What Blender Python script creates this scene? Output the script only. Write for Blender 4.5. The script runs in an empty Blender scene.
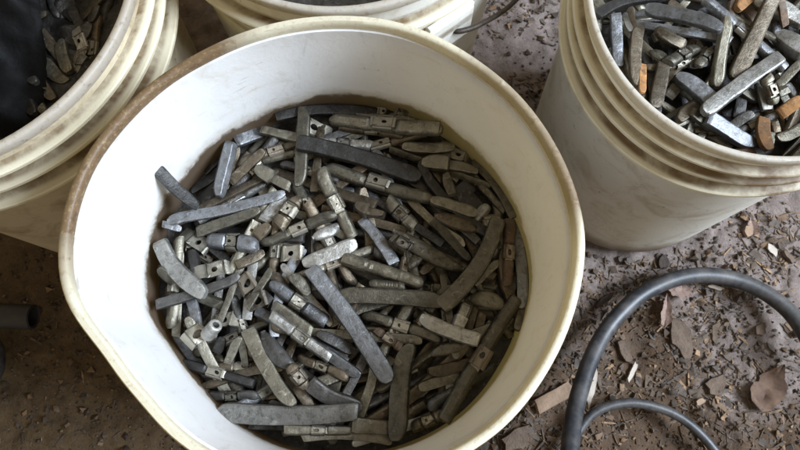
import bpy, bmesh, math, random
from math import sin, cos, pi, radians, hypot, atan2, sqrt
from mathutils import Vector, Matrix, Euler, noise
S = bpy.context.scene
COL = S.collection

# ------------------------------------------------------------ camera, light, exposure
cam = bpy.data.cameras.new('camera')
cam.sensor_width = 36; cam.lens = 30.6
cam.clip_start = 0.01; cam.clip_end = 100
cam.dof.use_dof = True; cam.dof.focus_distance = 0.49; cam.dof.aperture_fstop = 20
camo = bpy.data.objects.new('camera', cam); COL.objects.link(camo)
CAM = Vector((0.0427, -0.0966, 0.751)); PITCH = 0.2595
camo.location = CAM; camo.rotation_euler = (PITCH, 0, 0)
S.camera = camo
S.view_settings.view_transform = 'Standard'; S.view_settings.look = 'None'
S.view_settings.gamma = 1; S.view_settings.exposure = 0

W = bpy.data.worlds.new('World'); S.world = W; W.use_nodes = True
nt = W.node_tree; bg = nt.nodes['Background']
tc = nt.nodes.new('ShaderNodeTexCoord'); sp = nt.nodes.new('ShaderNodeSeparateXYZ')
mr = nt.nodes.new('ShaderNodeMapRange'); mr.inputs[1].default_value = -0.6; mr.inputs[2].default_value = 0.9
mr.interpolation_type = 'SMOOTHSTEP'
mx = nt.nodes.new('ShaderNodeMix'); mx.data_type = 'RGBA'
nt.links.new(tc.outputs['Generated'], sp.inputs[0]); nt.links.new(sp.outputs[0], mr.inputs[0])
nt.links.new(mr.outputs[0], mx.inputs[0]); nt.links.new(mx.outputs[2], bg.inputs[0])
mx.inputs[6].default_value = (0.50, 0.40, 0.25, 1)     # dim shed on the left
mx.inputs[7].default_value = (0.97, 0.93, 0.84, 1)     # daylight side
bg.inputs[1].default_value = 0.72

la = bpy.data.lights.new('doorway_light', 'AREA'); la.shape = 'RECTANGLE'; la.size = 1.1; la.size_y = 1.1
la.energy = 225; la.color = (0.72, 0.84, 1.0)
lo = bpy.data.objects.new('doorway_light', la); COL.objects.link(lo)
lo.location = (2.1, -0.10, 2.0)
lo.rotation_euler = (Vector((0, 0, 0.3)) - lo.location).to_track_quat('-Z', 'Y').to_euler()

# a pixel of the 800 x 450 photograph -> the point at height z (used to measure the layout)
def at(px, py, z):
    d = Vector((px - 400, 225 - py, -680.0)); c, s = cos(PITCH), sin(PITCH)
    d = Vector((d.x, c * d.y - s * d.z, s * d.y + c * d.z))
    return CAM + d * ((z - CAM.z) / d.z)

# ------------------------------------------------------------ helpers
def tag(o, label=None, cat=None, group=None, kind=None):
    for k, v in (('label', label), ('category', cat), ('group', group), ('kind', kind)):
        if v: o[k] = v
    return o
def link(name, me, mat, parent=None, loc=None, rot=None):
    o = bpy.data.objects.new(name, me); COL.objects.link(o)
    if mat and not me.materials: me.materials.append(mat)
    if parent: o.parent = parent
    if loc is not None: o.location = loc
    if rot is not None: o.rotation_euler = rot
    return o
def from_bm(name, bm, sharp=40):
    bmesh.ops.recalc_face_normals(bm, faces=bm.faces)
    me = bpy.data.meshes.new(name); bm.to_mesh(me); bm.free()
    me.polygons.foreach_set('use_smooth', [True] * len(me.polygons))
    if sharp: me.set_sharp_from_angle(angle=radians(sharp))
    return me
def empty(name, loc=(0, 0, 0), rot=(0, 0, 0)):
    o = bpy.data.objects.new(name, None); COL.objects.link(o); o.location = loc; o.rotation_euler = rot
    o.empty_display_size = 0.02
    return o
def grid_skin(bm, rings, closed=True, caps=True):
    vs = [[bm.verts.new(p) for p in r] for r in rings]
    n = len(rings[0])
    for a, b in zip(vs[:-1], vs[1:]):
        for i in range(n if closed else n - 1):
            j = (i + 1) % n
            bm.faces.new((a[i], a[j], b[j], b[i]))
    if caps:
        bm.faces.new(vs[0][::-1]); bm.faces.new(vs[-1])
    return vs
def tube_mesh(name, pts, rad, n=16, sub=10, hollow=0.0):
    P = [Vector(p) for p in pts]; path = []
    for i in range(len(P) - 1):
        p0, p1, p2, p3 = P[max(i - 1, 0)], P[i], P[i + 1], P[min(i + 2, len(P) - 1)]
        for k in range(sub):
            t = k / sub
            path.append(0.5 * ((2 * p1) + (p2 - p0) * t + (2 * p0 - 5 * p1 + 4 * p2 - p3) * t * t + (3 * p1 - p0 - 3 * p2 + p3) * t ** 3))
    path.append(P[-1])
    bm = bmesh.new(); rings = []; up = Vector((0, 0, 1))
    for i, p in enumerate(path):
        d = (path[min(i + 1, len(path) - 1)] - path[max(i - 1, 0)]).normalized()
        sx = d.cross(up); sx = sx.normalized() if sx.length > 1e-4 else Vector((1, 0, 0)); sy = sx.cross(d)
        rad_ = rad * (1 + .035 * noise.noise(p * 40)); p = p + .0008 * Vector((noise.noise(p * 25), noise.noise(p * 25 + up * 9), 0))
        rings.append([p + rad_ * (cos(a) * sx + sin(a) * sy) for a in [2 * pi * k / n for k in range(n)]])
    if hollow:
        d = (path[-1] - path[-2]).normalized()
        def scaled(r, c, f, back): return [c + (q - c) * f - d * back for q in r]
        c = path[-1]; r = rings[-1]
        rings.append(scaled(r, c, (1 + hollow) / 2, -rad * .08)); rings.append(scaled(r, c, hollow, 0)); rings.append(scaled(r, c, hollow, rad * 5))
    grid_skin(bm, rings)
    return from_bm(name, bm, 50)

# ------------------------------------------------------------ materials
class M:
    def __init__(s, name):
        s.m = bpy.data.materials.new(name); s.m.use_nodes = True; s.t = s.m.node_tree; s.n = s.t.nodes
        s.b = s.n['Principled BSDF']; s.out = s.n['Material Output']
        s.co = s.n.new('ShaderNodeTexCoord').outputs['Object']
    def L(s, a, b): s.t.links.new(a, b)
    def noise(s, scale, detail=4, rough=.6, co=None, dist=0):
        n = s.n.new('ShaderNodeTexNoise'); n.inputs['Scale'].default_value = scale
        n.inputs['Detail'].default_value = detail; n.inputs['Roughness'].default_value = rough
        n.inputs['Distortion'].default_value = dist
        s.L(co or s.co, n.inputs['Vector']); return n.outputs['Fac']
    def ramp(s, fac, stops, interp='LINEAR'):
        r = s.n.new('ShaderNodeValToRGB'); e = r.color_ramp.elements; r.color_ramp.interpolation = interp
        while len(e) < len(stops): e.new(.5)
        for i, (p, c) in enumerate(stops):
            e[i].position = p
            e[i].color = (c, c, c, 1) if isinstance(c, (int, float)) else (*c, 1)
        s.L(fac, r.inputs[0]); return r.outputs[0]
    def mix(s, fac, a, b):
        m = s.n.new('ShaderNodeMix'); m.data_type = 'RGBA'
        for i, v in ((0, fac), (6, a), (7, b)):
            if isinstance(v, (int, float)): m.inputs[i].default_value = v
            elif isinstance(v, tuple): m.inputs[i].default_value = (*v, 1)
            else: s.L(v, m.inputs[i])
        return m.outputs[2]
    def math(s, op, a, b=0.0, c=0.0):
        m = s.n.new('ShaderNodeMath'); m.operation = op
        for i, v in enumerate((a, b, c)):
            if isinstance(v, (int, float)): m.inputs[i].default_value = v
            else: s.L(v, m.inputs[i])
        return m.outputs[0]
    def sep(s, co=None):
        m = s.n.new('ShaderNodeSeparateXYZ'); s.L(co or s.co, m.inputs[0]); return m.outputs
    def smooth(s, v, a, b):
        m = s.n.new('ShaderNodeMapRange'); m.interpolation_type = 'SMOOTHSTEP'
        m.inputs[1].default_value = a; m.inputs[2].default_value = b; s.L(v, m.inputs[0]); return m.outputs[0]
    def set(s, key, v):
        if isinstance(v, (int, float)): s.b.inputs[key].default_value = v
        elif isinstance(v, tuple): s.b.inputs[key].default_value = (*v, 1)
        else: s.L(v, s.b.inputs[key])
        return s
    def bump(s, h, strength, dist=.001):
        b = s.n.new('ShaderNodeBump'); b.inputs['Strength'].default_value = strength; b.inputs['Distance'].default_value = dist
        s.L(h, b.inputs['Height']); s.L(b.outputs[0], s.b.inputs['Normal'])
    def rnd(s): return s.n.new('ShaderNodeObjectInfo').outputs['Random']

def lead(name, col, stain=(.13, .09, .05), stain_amt=.45, metal=.70, rough=.42):
    m = M(name); r = m.rnd()
    off = m.n.new('ShaderNodeVectorMath'); off.operation = 'ADD'; m.L(m.co, off.inputs[0])
    cb = m.n.new('ShaderNodeCombineXYZ'); m.L(r, cb.inputs[0]); m.L(r, cb.inputs[2]); m.L(cb.outputs[0], off.inputs[1])
    co = off.outputs[0]
    big = m.noise(70, 5, .65, co); fine = m.noise(900, 4, .7, co)
    c = m.mix(m.ramp(big, [(.3, 0.0), (.7, 1.0)]), tuple(x * .74 for x in col), tuple(min(1, x * 1.28) for x in col))
    c = m.mix(m.ramp(fine, [(.35, 0.0), (.7, 0.45)]), c, tuple(x * .45 for x in col))
    st = m.math('MULTIPLY', m.ramp(m.noise(110, 6, .7, co, .6), [(.5, 0.0), (.68, 1.0)]), stain_amt)
    c = m.mix(st, c, stain)
    grime = m.ramp(m.noise(190, 5, .75, co, .3), [(.36, .70), (.52, 0.0)])
    c = m.mix(grime, c, (.045, .036, .026))
    gp = m.n.new('ShaderNodeNewGeometry').outputs['Pointiness']
    c = m.mix(m.ramp(gp, [(.52, 0.0), (.60, .55)]), c, tuple(min(1, x * 2.1 + .06) for x in col))
    # worn bright rubs
    rub = m.ramp(m.noise(160, 3, .5, co, 1.5), [(.62, 0.0), (.70, 1.0)])
    c = m.mix(m.math('MULTIPLY', rub, .6), c, tuple(min(1, x * 1.9 + .05) for x in col))
    hv = m.n.new('ShaderNodeHueSaturation'); m.L(c, hv.inputs['Color'])
    m.L(m.math('MULTIPLY_ADD', r, .62, .36), hv.inputs['Value']); c = hv.outputs[0]
    m.set('Base Color', c).set('Metallic', metal)
    m.set('Roughness', m.math('MULTIPLY_ADD', big, .35, rough - .15))
    m.bump(m.math('ADD', fine, m.math('MULTIPLY', m.noise(260, 3, .6, co), 1.5)), .5, .0006)
    return m.m
LEAD = [lead('blue_grey_lead', (.245, .248, .255), stain_amt=.35),
        lead('olive_lead', (.235, .212, .160), (.085, .06, .036)),
        lead('brown_lead', (.20, .16, .11), (.10, .06, .03), .6),
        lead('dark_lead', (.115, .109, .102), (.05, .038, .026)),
        lead('pale_lead', (.41, .395, .36), stain_amt=.4),
        lead('rusty_lead', (.17, .12, .08), (.30, .12, .04), .8, .2, .7),
        lead('orange_rust', (.38, .18, .055), (.22, .10, .04), .8, .0, .85)]
STEEL = [lead('dull_clip_steel', (.30, .275, .22), (.11, .075, .04), .7, .7, .42),
         lead('bright_clip_steel', (.42, .41, .39), (.15, .11, .07), .5, .9, .30),
         lead('rusty_clip_steel', (.20, .165, .12), (.15, .085, .05), .7, .5, .5)]

def plastic(name, base, rim=False, soiled=0, rings=None, fill=None, sectors=None, groove=None):
    m = M(name); x, y, z = m.sep()
    c = m.mix(m.ramp(m.noise(9, 5, .6), [(.35, 0.0), (.7, 1.0)]), base, tuple(v * .88 for v in base))
    # scuffs and specks
    sc = m.n.new('ShaderNodeMapping'); m.L(m.co, sc.inputs[0]); sc.inputs['Scale'].default_value = (1, 1, .35)
    sp_ = m.ramp(m.noise(240, 3, .6, sc.outputs[0], .8), [(.68, 0.0), (.76, 1.0)])
    big = m.ramp(m.noise(22, 4, .6), [(.45, 0.0), (.65, 1.0)])
    c = m.mix(m.math('MULTIPLY', m.math('MULTIPLY', sp_, big), .75), c, (.22, .16, .11))
    s2 = m.n.new('ShaderNodeMapping'); m.L(m.co, s2.inputs[0]); s2.inputs['Scale'].default_value = (.16, .16, 1.6)
    ln = m.ramp(m.noise(300, 2, .5, s2.outputs[0], .3), [(.68, 0.0), (.72, 1.0)])
    c = m.mix(m.math('MULTIPLY', m.math('MULTIPLY', ln, m.ramp(m.noise(14, 3, .6), [(.5, 0.0), (.62, 1.0)])), .55), c, (.30, .26, .21))
    sm = m.ramp(m.noise(34, 6, .72, None, 1.2), [(.56, 0.0), (.75, .45)])
    c = m.mix(sm, c, tuple(v * w for v, w in zip(base, (.62, .55, .42))))
    ang = m.n.new('ShaderNodeTexGradient'); ang.gradient_type = 'RADIAL'; m.L(m.co, ang.inputs[0]); ang = ang.outputs['Fac']
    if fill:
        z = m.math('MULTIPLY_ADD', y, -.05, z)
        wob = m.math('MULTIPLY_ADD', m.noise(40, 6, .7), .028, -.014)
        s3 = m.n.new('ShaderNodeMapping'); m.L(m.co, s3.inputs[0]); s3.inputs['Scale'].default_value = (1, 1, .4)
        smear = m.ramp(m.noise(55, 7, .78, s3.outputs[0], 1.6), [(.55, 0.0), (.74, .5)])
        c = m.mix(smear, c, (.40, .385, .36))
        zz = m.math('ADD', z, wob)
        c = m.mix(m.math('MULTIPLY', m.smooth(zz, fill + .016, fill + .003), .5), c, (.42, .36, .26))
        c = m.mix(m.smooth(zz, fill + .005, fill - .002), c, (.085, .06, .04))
    if rings:
        # dirt packed under each rib
        dirt = m.noise(60, 6, .75, None, .5)
        for z0, w, amt in rings:
            d = m.math('ABSOLUTE', m.math('SUBTRACT', z, z0))
            k = m.math('MULTIPLY', m.smooth(d, w, w * .25), m.ramp(dirt, [(.30, 0.15), (.62, amt)]))
            c = m.mix(k, c, (.13, .085, .05))
    if soiled:
        k = m.math('MULTIPLY', m.ramp(m.noise(20, 8, .78, None, .8), [(.48, 0.0), (.66, 1.0)]), soiled)
        c = m.mix(k, c, (.34, .26, .16))
        k = m.math('MULTIPLY', m.smooth(m.math('ADD', z, m.math('MULTIPLY', m.noise(30, 5, .7), -.05)), .03, -.01), .8)
        c = m.mix(k, c, (.20, .14, .085))
        k = m.ramp(m.noise(130, 3, .6, None, .6), [(.69, 0.0), (.73, .8)])
        c = m.mix(k, c, (.10, .075, .055))
    if groove:
        rr = m.math('SQRT', m.math('ADD', m.math('MULTIPLY', x, x), m.math('MULTIPLY', y, y)))
        k = m.math('MULTIPLY', m.smooth(rr, groove + .0035, groove - .001), m.ramp(m.noise(26, 6, .7, None, .4), [(.34, .25), (.60, .95)]))
        c = m.mix(k, c, (.13, .075, .035))
        k = m.math('MULTIPLY', m.smooth(rr, groove + .0045, groove + .0085), m.ramp(m.noise(34, 6, .7), [(.48, 0.0), (.66, .6)]))
        c = m.mix(k, c, (.26, .18, .10))
    if sectors:
        f = m.ramp(ang, sectors)
        d = m.math('MULTIPLY', f, m.ramp(m.noise(38, 7, .72, None, .5), [(.22, 0.0), (.38, .96)]))
        c = m.mix(d, c, m.mix(m.noise(130, 5, .7), (.055, .030, .015), (.19, .11, .055)))
        d2 = m.math('MULTIPLY', f, m.ramp(m.noise(160, 5, .7), [(.56, 0.0), (.64, .7)]))
        c = m.mix(d2, c, (.08, .045, .03))
    if rim:
        c = m.mix(m.ramp(m.noise(420, 4, .7), [(.55, 0.0), (.64, .45)]), c, (.40, .31, .17))
    m.set('Base Color', c).set('Roughness', .48).set('Specular IOR Level', .35)
    m.bump(m.math('ADD', m.noise(320, 4, .7), m.noise(45, 3, .5)), .35, .0006)
    tr = m.n.new('ShaderNodeBsdfTranslucent'); tr.inputs[0].default_value = (.95, .78, .42, 1)
    mxs = m.n.new('ShaderNodeMixShader'); mxs.inputs[0].default_value = .22
    m.L(m.b.outputs[0], mxs.inputs[1]); m.L(tr.outputs[0], mxs.inputs[2]); m.L(mxs.outputs[0], m.out.inputs[0])
    return m.m

def simple(name, col, col2, scale, rough=.7, bump=.4, bscale=None, metal=0, bd=.001, island=False):
    m = M(name)
    f = m.noise(scale, 6, .7)
    c = m.mix(m.ramp(f, [(.32, 0.0), (.68, 1.0)]), col, col2)
    if island:
        g = m.n.new('ShaderNodeNewGeometry').outputs['Random Per Island']
        hv = m.n.new('ShaderNodeHueSaturation'); m.L(c, hv.inputs['Color'])
        m.L(m.math('MULTIPLY_ADD', m.math('POWER', g, 5), 1.7, .75), hv.inputs['Value'])
        m.L(m.math('MULTIPLY_ADD', g, .6, .5), hv.inputs['Saturation']); c = hv.outputs[0]
    m.set('Base Color', c).set('Roughness', rough).set('Metallic', metal).set('Specular IOR Level', .25)
    m.bump(m.noise(bscale or scale * 4, 5, .7), bump, bd)
    return m.m

# ------------------------------------------------------------ ground
def make_ground():
    m = M('dirt')
    a = m.noise(7, 6, .65); b = m.noise(60, 7, .75); f = m.noise(420, 5, .75)
    x, y, z = m.sep()
    lit_tone = m.math('MULTIPLY_ADD', y, 1.7, m.math('MULTIPLY_ADD', a, .9, m.math('MULTIPLY_ADD', x, .9, -.58)))
    lit_tone = m.smooth(lit_tone, .06, .24)                     # light painted into the soil: paler by the buckets, shaded inside the hose
    c = m.mix(lit_tone, (.105, .063, .035), (.27, .215, .19))
    c = m.mix(m.ramp(b, [(.35, 0.0), (.7, .75)]), c, (.062, .046, .036))
    c = m.mix(m.ramp(f, [(.56, 0.0), (.72, .5)]), c, m.mix(lit_tone, (.17, .13, .10), (.34, .30, .28)))
    c = m.mix(m.ramp(f, [(.28, .7), (.42, 0.0)]), c, (.03, .022, .017))
    left = m.smooth(m.math('ADD', x, m.math('MULTIPLY_ADD', a, .3, -.15)), -.08, -.28)
    lc = m.mix(m.ramp(b, [(.3, 0.0), (.7, 1.0)]), (.15, .102, .054), (.075, .050, .027))
    lc = m.mix(m.ramp(f, [(.52, 0.0), (.66, .65)]), lc, (.045, .030, .018))
    lc = m.mix(m.ramp(m.noise(150, 6, .8), [(.58, 0.0), (.70, .6)]), lc, (.22, .16, .09))
    c = m.mix(m.math('MULTIPLY', left, .9), c, lc)
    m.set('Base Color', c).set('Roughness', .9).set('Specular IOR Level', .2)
    m.bump(m.math('ADD', b, m.math('MULTIPLY', f, .6)), .9, .004)
    def axis(fine0, fine1, step, far):
        v = []; t = fine0
        while t < fine1: v.append(t); t += step
        lo, d = [], step
        t = fine0
        while t > -far: d *= 1.35; t -= d; lo.append(t)
        hi, d = [], step; t = v[-1]
        while t < far: d *= 1.35; t += d; hi.append(t)
        return lo[::-1] + v + hi
    xs, ys = axis(-.55, .62, .0036, 3), axis(-.42, .62, .0036, 3)
    bm = bmesh.new()
    rows = []
    for yy in ys:
        row = []
        for xx in xs:
            p = Vector((xx, yy, 0))
            h = .016 * noise.noise(p * 5) + .007 * noise.noise(p * 19 + Vector((3, 1, 7))) + .0045 * noise.noise(p * 60) + .0032 * max(0, noise.noise(p * 130 + Vector((9, 2, 1))))
            # flat under the buckets
            row.append(bm.verts.new((xx, yy, h - .010)))
        rows.append(row)
    for r0, r1 in zip(rows[:-1], rows[1:]):
        for i in range(len(xs) - 1): bm.faces.new((r0[i], r0[i + 1], r1[i + 1], r1[i]))
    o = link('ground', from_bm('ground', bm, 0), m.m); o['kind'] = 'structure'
make_ground()

# ------------------------------------------------------------ buckets
RIM_POLAR = [(-180, .1553), (-172, .1550), (-165, .1525), (-151, .1405), (-136, .1370), (-121, .1393), (-90, .1405), (-64, .1440), (-49, .1465), (-33, .1468),
             (-15, .149), (0, .1507), (20, .1475), (50, .1440), (73, .1440), (91, .1425), (108, .1422), (125, .1430), (149, .1490), (163, .1540), (175, .1550), (180, .1553)]
def polar_main(a):
    d = math.degrees(a)
    d = (d + 180) % 360 - 180
    for (a0, r0), (a1, r1) in zip(RIM_POLAR[:-1], RIM_POLAR[1:]):
        if a0 <= d <= a1:
            t = (d - a0) / (a1 - a0); return (r0 + (r1 - r0) * t) / .151
    return 1
NSEG = 144
SM = []
for k in range(NSEG):
    SM.append(sum(polar_main(2 * pi * (k + j) / NSEG) * w for j, w in ((-2, 1), (-1, 2), (0, 3), (1, 2), (2, 1))) / 9)
def lathe(name, prof, polar=None, seed=0, wob=.0006, closed=True, sharp=35):
    bm = bmesh.new(); rings = []
    for r, z in prof:
        ring = []
        for k in range(NSEG):
            a = 2 * pi * k / NSEG
            rr = r
            if polar: rr = r * (1 + (polar[k] - 1) * min(1, max(0, (z - .02) / .30)))
            rr += wob * noise.noise(Vector((cos(a) * 2.2, sin(a) * 2.2, z * 6 + seed * 7.1)))
            zz = z + wob * .8 * noise.noise(Vector((cos(a) * 1.7, sin(a) * 1.7, seed * 3.3)))
            ring.append((rr * cos(a), rr * sin(a), zz))
        rings.append(ring)
    if closed: rings.append(None)
    vs = [[bm.verts.new(p) for p in r] for r in rings if r]
    pairs = list(zip(vs[:-1], vs[1:])) + ([(vs[-1], vs[0])] if closed else [])
    for a, b in pairs:
        for i in range(NSEG):
            j = (i + 1) % NSEG; bm.faces.new((a[i], a[j], b[j], b[i]))
    if not closed:
        bm.faces.new(vs[0][::-1]); bm.faces.new(vs[-1])
    return from_bm(name, bm, sharp)
def make_bucket(loc, s, label, mats, polar=None, seed=0, rot=(0, 0, 0), ribs=(.347, .327, .304)):
    root = empty('plastic_bucket', loc, rot); root.scale = (s, s, s)
    tag(root, label, 'bucket', 'white plastic buckets of wheel weights')
    wall, rim, rib = mats
    prof = [(.124, .004), (.1285, .0), (.131, .004), (.132, .02), (.1405, .20), (.1445, .30), (.1462, .345), (.1468, .3615), (.1435, .3615), (.1425, .345)]
    for z in (.30, .26, .20, .10, .02): prof.append((.1245 + .0505 * z, z))
    prof.append((.1225, .008))
    bm_prof = prof
    link('wall', lathe('bucket_wall', bm_prof, polar, seed, closed=False), wall, root)
    rp = []
    for k in range(12):                       # rounded lip, flat on top
        a = pi * 2 * k / 12
        rp.append((.1478 + .0029 * max(-1, min(1, 1.25 * cos(a))), .3652 + .0052 * max(-1, min(.92, 1.15 * sin(a)))))
    link('rim', lathe('bucket_rim', rp, polar, seed, sharp=60), rim, root)
    for z in ribs:
        w = .1572 if z == ribs[-1] else .1552
        pr = [(.1440, z - .0020), (w - .0008, z - .0032), (w, z - .0022), (w, z + .0006), (w - .001, z + .0016), (.1440, z + .0030)]
        link('rib', lathe('bucket_rib', pr, polar, seed), rib, root)
    return root
SR = []
for k in range(NSEG):                          # pressed slightly flat on its near side
    dd = (math.degrees(2 * pi * k / NSEG) + 75 + 180) % 360 - 180
    SR.append(1 - .055 * math.exp(-(dd / 38) ** 2))
white = (.77, .77, .77)
main_sect = [(0.0, .9), (.025, .5), (.045, .02), (.49, .03), (.52, .95), (.63, .7), (.66, .10), (.80, .06), (.835, 1.0), (.99, 1.0)]
mw = plastic('main_bucket_plastic', white, fill=.268)
mrim = plastic('main_bucket_rim', (.72, .675, .52), rim=True, sectors=main_sect)
mrib = plastic('main_bucket_rib', white)
make_bucket((0, 0, 0), 1.0, 'big white open bucket in the middle, full of wheel weights, rim stained brown', (mw, mrim, mrib), SM, 1, ribs=())
sl_ = plastic('stained_bounce_plastic', (.66, .57, .41), soiled=.9)  # brown bounce light tinted into the base, real soiling over it
sw = plastic('side_bucket_plastic', (.78, .765, .70), soiled=.55, rings=[(.296, .007, .8), (.339, .005, .6), (.319, .006, .7)])
sr = plastic('side_bucket_rim', (.80, .78, .70), rim=True, sectors=[(0.0, .5), (.3, .5), (.6, .8), (.9, .5)])
sb = plastic('side_bucket_rib', (.78, .72, .54), groove=.1500)
make_bucket((.3077, .1863, 0), .885, 'grey-white ribbed bucket at the upper right, holding paler and rusty weights', (sw, sr, sb), SR, 2)
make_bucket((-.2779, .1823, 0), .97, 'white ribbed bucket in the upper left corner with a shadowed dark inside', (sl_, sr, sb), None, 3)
top = make_bucket((-.003, .3005, 0), .93, 'white bucket behind the middle one, with a wire handle on its side', (sw, sr, sb), None, 4, ribs=(.336,))
# ear and wire handle of the bucket behind
def box_bm(bm, c, s, R=None):
    r = bmesh.ops.create_cube(bm, size=1); 
    for v in r['verts']:
        v.co = Vector((v.co.x * s[0], v.co.y * s[1], v.co.z * s[2]))
        if R: v.co = R @ v.co
        v.co += Vector(c)
    return r['verts']
pe = at(449, 26, .275) - top.location; print('ear', pe, hypot(pe.x, pe.y))
ang = atan2(pe.y, pe.x)
d = Vector((cos(ang), sin(ang), 0)); R = Matrix.Rotation(ang, 3, 'Z')
bm = bmesh.new()
box_bm(bm, d * .1475 + Vector((0, 0, .290)), (.010, .050, .044), R)
bmesh.ops.bevel(bm, geom=bm.edges[:], offset=.003, segments=2, affect='EDGES')
link('ear', from_bm('bucket_ear', bm), sw, top)
hp = [at(458, 20, .285), at(463, 26, .288), at(474, 27, .29), at(495, 19, .285), at(528, -3, .27), at(560, -40, .25)]
wm = simple('rusty_wire', (.09, .07, .055), (.035, .028, .022), 60, .5, .4, metal=.4)
h = link('wire_handle', tube_mesh('wire_handle', [p - top.location for p in hp], .0023, 10), wm, top)

# ------------------------------------------------------------ wheel weights
def section(kind, W, T):
    rc = .0005
    if kind in ('ridge', 'leaf'):
        pts = []
        for k in range(11):
            t = pi * k / 10
            pts.append((W / 2 * cos(t), T * (.18 + .82 * max(0, sin(t)) ** .6)))
        pts += [(-W * .46, T * .04), (-W * .3, 0), (0, 0), (W * .3, 0), (W * .46, T * .04)]
        return pts
    if kind == 'hex':
        k = [(.5, .42), (.29, .98), (-.29, .98), (-.5, .42), (-.26, 0), (.26, 0)]
    elif kind == 'clip':
        rc = .0010; k = [(.5, .10), (.47, .60), (.27, .98), (-.27, .98), (-.47, .60), (-.5, .10), (-.4, 0), (.4, 0)]
    elif kind == 'flat':
        k = [(.5, .15), (.5, .8), (.42, 1), (-.42, 1), (-.5, .8), (-.5, .15), (-.4, 0), (.4, 0)]
    else:
        rc = .0009; k = [(.5, .12), (.5, .62), (.41, .98), (-.44, 1), (-.5, .82), (-.5, .12), (-.4, 0), (.4, 0)]
    P = [(a * W, b * T) for a, b in k]; out = []
    for i, p in enumerate(P):                  # each corner rounded by two points
        q, r = P[i - 1], P[(i + 1) % len(P)]
        for o in (q, r):
            l = hypot(o[0] - p[0], o[1] - p[1]); f = min(.3, rc / l)
            out.append((p[0] + (o[0] - p[0]) * f, p[1] + (o[1] - p[1]) * f))
    return out
def body_mesh(kind, L, W, T, sag, rs):
    bm = bmesh.new(); n = 34 if kind == 'ridge' else 26
    seed = Vector((rs.random() * 50, rs.random() * 50, 0))
    e0, e1 = rs.choice((0, 1, 1, 2)), rs.choice((1, 1, 1, 2))
    sl0, sl1 = rs.uniform(-.5, .5), rs.uniform(-.5, .5)
    if kind in ('clip', 'ridge'): e0, e1 = rs.choice(((1, 1), (1, 2), (2, 1), (2, 2)))
    sec = section('bar' if kind == 'block' else kind, W, T)
    cl = clip_len(L, W); tap = rs.uniform(.0, .18) * rs.choice((-1, 1)); twist = rs.uniform(-.12, .12)
    rings = []
    for i in range(n + 1):
        t = i / n
        tt = .5 - .5 * cos(pi * t); tt = .55 * tt + .45 * t
        u = (tt - .5) * L; ws = 1 + tap * (tt - .5); hs = 1.0; off = 0
        for e, dist, sl in ((e0, u + L / 2, sl0), (e1, L / 2 - u, sl1)):
            if kind == 'leaf': continue
            if e == 1:
                ln = W * (.7 if kind in ('clip', 'ridge') else .8 + abs(sl))
                if dist < ln:
                    q = 1 - dist / ln; ws *= sqrt(max(.0, 1 - q * q)) * .62 + .38; hs *= 1 - (.38 if kind in ('clip', 'ridge') else .18) * q ** 2
            elif dist < .0025:
                q = 1 - dist / .0025; ws *= 1 - .10 * q; hs *= 1 - .18 * q
        if kind == 'leaf':
            ws = max(.30, sin(pi * min(.97, max(.03, tt))) ** .45); hs = max(.35, ws ** .7)
        if kind == 'clip' and abs(u) < cl / 2 + .0016: hs *= .66; ws *= .86
        if kind == 'ridge' and i % 2 == 0 and 9 < i < n - 7: k_ = rs.uniform(.2, 1); hs *= 1 - .08 * k_; ws *= 1 - .03 * k_
        if kind == 'block':
            if u > -L * .02: ws *= .72; hs *= .68
            else: ws *= 1.05; hs = 1.08 * hs
        c = sag * (1 - (2 * u / L) ** 2)
        dc = sag * (-8 * u / L ** 2)
        tl = 1 / sqrt(1 + dc * dc); nx, ny = -dc * tl, tl
        ring = []
        for a, b in sec:
            v, z = a * ws, b * hs
            for e, dist, sl in ((e0, u + L / 2, sl0), (e1, L / 2 - u, sl1)):      # ends rounded more on one side, like a blade tip
                if e == 1 and dist < W * 1.3: v += sl * W * .55 * (1 - dist / (W * 1.3)) ** 2
            sh = 0
            if e0 == 2 and i < n / 3: sh = sl0 * v * max(0, 1 - (u + L / 2) / (W * .9))
            if e1 == 2 and i > 2 * n / 3: sh = sl1 * v * max(0, 1 - (L / 2 - u) / (W * .9))
            zt = z + (v * sin(twist * (tt - .5) * 2))
            p = Vector((u + nx * v + sh * .8, c + ny * v, zt))
            q = p * 95 + seed
            p += Vector((noise.noise(q), noise.noise(q + Vector((9, 0, 0))), noise.noise(q + Vector((0, 9, 0))))) * .00040
            q = p * 330 + seed
            p.z += noise.noise(q) * .00026
            ring.append(p)
        rings.append(ring)
    grid_skin(bm, rings)
    return from_bm('weight_body', bm, 24)
def clip_len(L, W): return min(max(.008, L * .20), .015)
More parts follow.
